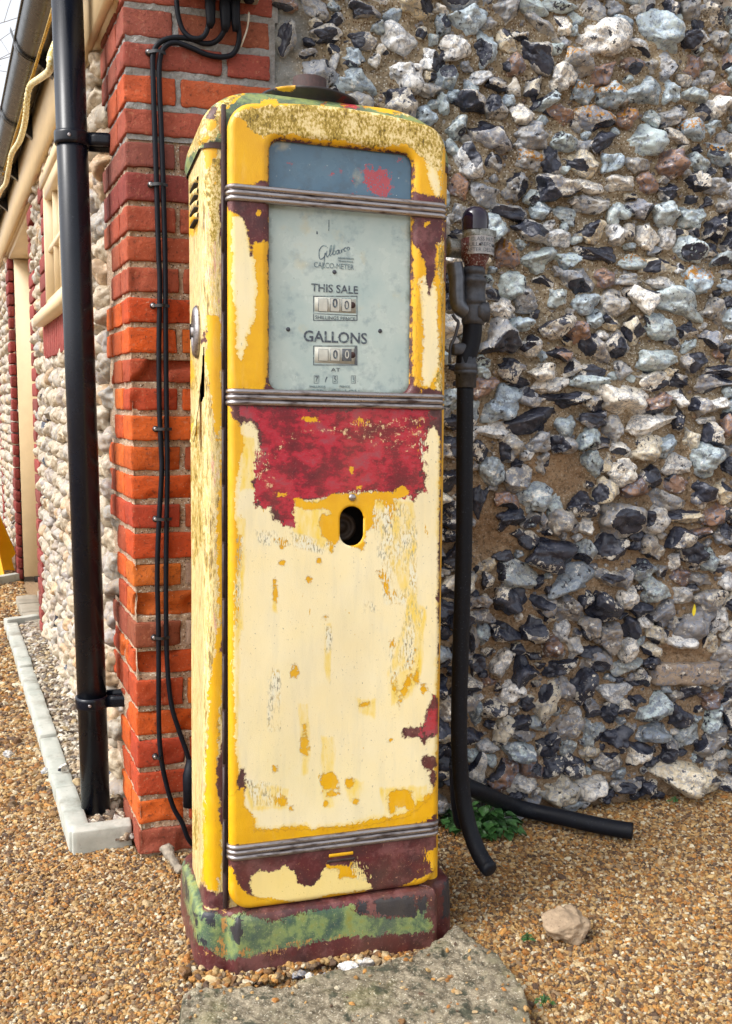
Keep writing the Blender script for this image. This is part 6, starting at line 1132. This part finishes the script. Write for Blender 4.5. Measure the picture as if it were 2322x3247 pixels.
def jitter_grid(x0, x1, y0, y1, st):
    X, Yg = np.meshgrid(np.arange(x0, x1, st), np.arange(y0, y1, st)); X = X + RS.uniform(-.5, .5, X.shape) * st; Yg = Yg + RS.uniform(-.5, .5, X.shape) * st; return X.ravel(), Yg.ravel()
kpoly = np.array([kb[:2] + kn[:2] * .0, (kb + kd * fr_[-1])[:2], SIDE.world([float(SIDE.local(kb + kd * fr_[-1])[0]), .0, 0])[:2], PB[:2], fb[:2], fa[:2]])
kpoly2 = np.array([(kb + kn * .058 + kd * .03)[:2], (kb + kn * .058 + kd * (fr_[-1] - .0))[:2], SIDE.world([float(SIDE.local(kb + kd * fr_[-1])[0]), .0, 0])[:2], PB[:2] + SIDE.M[:2, 0] * .05])
bpoly = PUMP.world(np.concatenate([rring(-.050, PW + .040, .0, .33, (.04, .03, .06, .06)), np.zeros((40, 1))], 1))[:, :2]
wallp = np.array([PB[:2] + WALL.M[:2, 1] * .01, WALL.world([3.0, .01, 0])[:2], WALL.world([3.0, 3, 0])[:2], SIDE.world([9, 3, 0])[:2], SIDE.world([9, .02, 0])[:2]])
def gravel_pts(x0, x1, y0, y1, st, rs, layers, inside=None, outer=False):
    PP = []; SS_ = []
    for l in range(layers):
        x, y = jitter_grid(x0, x1, y0, y1, st); z = ground_z(x, y) + rs * .4 * l + RS.uniform(-.3, .5, x.shape) * rs
        q = proj(np.stack([x, y, z], 1)); m = (q[:, 0] > -260) & (q[:, 0] < 2600) & (q[:, 1] < 3600) & (q[:, 1] > 1200) & (y > 1.2) & (y < 9)
        if outer: m = ~m
        m &= sd_poly(x, y, wallp) < .0; m &= (sd_poly(x, y, bpoly) < .0)
        s_in = sd_poly(x, y, spoly); m &= (s_in < .004) | ((RS.rand(len(x)) < .035) & (l == 0)) 
        kk = sd_poly(x, y, kpoly); m &= (kk < .004) if inside is None else (sd_poly(x, y, kpoly2) > .003)
        z = np.where(s_in > .004, SLZ + rs * .3, z); 
        if inside is not None: z = z + .030
        PP.append(np.stack([x, y, z], 1)[m]); SS_.append((rs * RS.lognormal(0, .28, len(x)))[m])
    return np.concatenate(PP), np.concatenate(SS_)
a = gravel_pts(-1.35, 1.6, 1.35, 3.3, .0068, .0038, 2); b = gravel_pts(-3.4, -.4, 2.5, 9.0, .013, .0075, 1); c = gravel_pts(-1.35, 1.6, 1.35, 3.3, .06, .0058, 1)
# a bank of pebbles against the front of the plinth
bx_, by_ = jitter_grid(-.36, .30, 1.68, 2.02, .0085); dd_ = sd_poly(bx_, by_, bpoly); m = (dd_ < -.001) & (dd_ > -.05 - .02 * np.sin(bx_ * 20)) & (bx_ < .02 + .05 * np.sin(by_ * 60)); bank = np.stack([bx_, by_, np.where(sd_poly(bx_, by_, spoly) > 0, SLZ, .0) + .006 + .004 * RS.rand(len(bx_))], 1)[m]
e_ = gravel_pts(-4.5, 3.6, -.2, 8.5, .019, .0095, 1, outer=True); a = (np.concatenate([a[0], e_[0]]), np.concatenate([a[1], e_[1]]))
pts = np.concatenate([a[0], b[0], c[0], bank]); szs = np.concatenate([a[1], b[1], c[1], .0055 * RS.lognormal(0, .3, len(bank))])
print('pebbles', len(pts)); gn_scatter('gravel', pts, szs, M_peb, 'golden brown pea gravel covering the ground', 3)
a = gravel_pts(-2.2, -.5, 2.3, 5.2, .0125, .0085, 2, True); print('shingle', len(a[0])); gn_scatter('shingle', a[0], a[1], M_peb2, 'grey white drainage shingle between the edging blocks and the side wall', 21, .9)

# ---------- loose stones
M_loose = flint_material('loose_flint')
def loose(px, py, w, h, d, typ, name, label, seed, cat='stone', sink=.3, tint=None, **k):
    p = G(px, py, 0); mb = MB(); stone(mb, (0, 0), w, h, d / 2, 0, typ, seed, 4, rnd_=1. if name == 'rock' else .5); V, F, A = mb.arrays(); V = V - V.mean(0); 
    if tint is not None: A['tint'] = np.tile(tint, (len(V), 1))
    V[:, 2] -= V[:, 2].min() + h * sink; o = make(name, (V, F, A), M_loose, label=label, category=cat, **k); o.location = p; return o
rock_ = loose(1788, 2955, .104, .066, .085, 'c', 'rock', 'pale tan rock lying alone on the golden gravel', 77, 'rock', .25, (.52, .38, .25))
rock_.data.materials[0] = simple('tan_sandstone', (.34, .25, .165), .85, 0, .35, 22, 1., .006, .2, ((.20, .14, .09), .64))
for px, py, w, h, ty, lb in ((1105, 3092, .050, .026, 'W', 'white and purple flint shard, largest of those at the plinth foot'), (1160, 3068, .034, .020, 'W', 'pale flint flake leaning right of the largest shard at the plinth'), (1040, 3108, .024, .018, 'c', 'small cream pebble stone left of the flint shards by the plinth'), (985, 3122, .026, .022, 'W', 'upright white chip on the gravel before the plinth'), (950, 3100, .030, .018, 'c', 'flat cream stone leftmost of the pieces before the plinth'),
    (1072, 3128, .022, .016, 'O', 'little red brown stone in front of the plinth shards')): loose(px, py, w, h, w * .6, ty, 'flint_shard', lb, int(px), 'flint shard', .1, group='loose flints at the foot of the plinth')
for px, py, w, lb in ((200, 2490, .030, 'white flint chip resting on the edging blocks'), (142, 2460, .028, 'pale cream stone on the gravel left of the edging'), (25, 2405, .030, 'bluish white stone at the left edge of the gravel')): o = loose(px, py, w, w * .7, w * .8, 'W', 'flint_chip', lb, int(px), 'flint chip', .05); o.location.z += (kz if px == 200 else .004)
# root by the quoin
mb = MB(); rp = [G(528, 2688, .03), G(540, 2712, .028), G(556, 2738, .018), G(572, 2768, .004)]; mb.tube(catmull(rp, 6), np.linspace(.014, .010, 19), 12); V, F, _ = mb.arrays(); V += (fbm(V * 70, 3) * .006)[:, None]; make('dead_root', (V, F, {}), simple('grey_root', (.26, .22, .17), .9, 0, .4, 60, .9, .003), label='gnarled grey root at the foot of the brick quoin', category='root')

# ---------- plants
def leaf_plant(name, base, n, spread, size, label, mat, cat='plant', seed=1, up=.05):
    rs = random.Random(seed); st = MB(); lf = MB()
    for i in range(n):
        a = rs.uniform(0, 6.28); r = spread * rs.random() ** .6; tip = np.array(base) + [r * math.cos(a), r * math.sin(a) * .7, up * rs.uniform(.15, 1) * (1.15 - r / spread)]
        root = np.array(base) + [r * .2 * math.cos(a), r * .2 * math.sin(a), 0]; st.tube([root, (root + tip) / 2 + [0, 0, .012], tip], [.0013, .0011, .0008], 5, False)
        s_ = size * rs.uniform(.6, 1.2); d = np.array([math.cos(a + rs.uniform(-.8, .8)), math.sin(a), rs.uniform(-.45, .15)]); d /= np.linalg.norm(d); side = np.cross(d, [0, 0, 1]); side /= np.linalg.norm(side); nn = np.cross(side, d)
        T = np.linspace(0, 1, 9); Wd = np.sin(T ** .75 * math.pi) * .42 * (1 + .13 * np.sin(T * 40)); G_ = np.array([[tip + d * s_ * t_ + side * s_ * w_ * k + nn * s_ * (-.28 * t_ * t_ + .16 * abs(k)) for k in (-1, -.5, 0, .5, 1)] for t_, w_ in zip(T, Wd)]); lf.grid(G_)
    V = min(p[:, 2].min() for p in lf.V); o = make(name, lf, mat, label=label, category=cat); make('stem', st, mat, o); return o
t = NT('nettle_leaf'); n = t.noise(60, detail=4); t.set('Base Color', t.mix(t.step(n, .35, .65), (.022, .075, .018), (.05, .14, .03))).set('Roughness', .5); t.bump(t.noise(160), .5, .001); M_leaf = t.m
pb_ = G(1548, 2640); leaf_plant('leafy_weed', (pb_[0], pb_[1] + .03, .0), 130, .085, .030, 'dark green leafy weed growing behind the hose at the wall foot', M_leaf, 'weed', 4, .075)
pb_ = G(1452, 2650); leaf_plant('leafy_weed', (pb_[0], pb_[1] + .06, .0), 30, .04, .026, 'small green weed squeezed between the pump and the hose', M_leaf, 'weed', 5, .08)
for i, (x, y, lb) in enumerate(((2140, 2545, 'tiny bright green sprig near the wall foot at the right'), (1672, 2985, 'tiny green seedling on gravel left of the tan rock'), (1725, 3185, 'tiny green seedling on gravel beside the slab edge'))): p = G(x, y); leaf_plant('seedling', (p[0], p[1], .003), 9, .014, .010, lb, M_leaf, 'seedling', 9 + i, .012)
# yellow leaf caught on the wall
q = WALL.px(2172, 1924); mb = MB(); mb.grid(np.array([[[q[0] + .008 * x, -.045 + .004 * x * z_, q[2] + .018 * z_ + .003 * x] for x in (-.7 * (1 - z_ * z_) - .05, 0, .7 * (1 - z_ * z_) + .05)] for z_ in np.linspace(-1, 1, 7)])); make('yellow_leaf', mb, simple('yellow_leaf_blade', (.75, .60, .03), .5), frame=WALL, label='small bright yellow leaf caught on the flint wall', category='leaf')

# ================================================================== CAMERA, LIGHT
cam = bpy.data.cameras.new('Camera'); co_ = bpy.data.objects.new('Camera', cam); COL.objects.link(co_); SC.camera = co_
cam.sensor_fit = 'HORIZONTAL'; cam.sensor_width = 36; cam.lens = 36 * FPX / 2322; cam.clip_end = 500; cam.clip_start = .05
m = Matrix.Identity(4)
for i in range(3): m[i][0] = RIGHT[i]; m[i][1] = UP[i]; m[i][2] = -FWD[i]; m[i][3] = CAM[i]
co_.matrix_world = m
w = bpy.data.worlds.new('World'); SC.world = w; w.use_nodes = True; nt = w.node_tree; nt.nodes.clear(); out = nt.nodes.new('ShaderNodeOutputWorld'); bg = nt.nodes.new('ShaderNodeBackground'); sky = nt.nodes.new('ShaderNodeTexSky'); sky.sky_type = 'NISHITA'; sky.sun_disc = False
EL, AZ = 48, -118      # sun: elevation, compass angle measured from +Y towards +X
sky.sun_elevation = math.radians(EL); sky.sun_rotation = math.radians(AZ); sky.air_density = 1.0; sky.dust_density = 4.0; sky.ozone_density = .6
hs_ = nt.nodes.new('ShaderNodeHueSaturation'); hs_.inputs['Saturation'].default_value = .22; nt.links.new(sky.outputs[0], hs_.inputs['Color']); nt.links.new(hs_.outputs[0], bg.inputs[0]); bg.inputs[1].default_value = .15; nt.links.new(bg.outputs[0], out.inputs[0])
sl = bpy.data.lights.new('Sun', 'SUN'); sl.energy = .75; sl.angle = math.radians(20); sl.color = (1, .975, .94); so = bpy.data.objects.new('Sun', sl); COL.objects.link(so)
sd_ = Vector((math.sin(math.radians(AZ)) * math.cos(math.radians(EL)), math.cos(math.radians(AZ)) * math.cos(math.radians(EL)), math.sin(math.radians(EL)))); so.rotation_euler = sd_.to_track_quat('Z', 'Y').to_euler()
SC.view_settings.view_transform = 'Standard'; SC.view_settings.look = 'None'; SC.view_settings.gamma = 1; SC.view_settings.exposure = 1.16
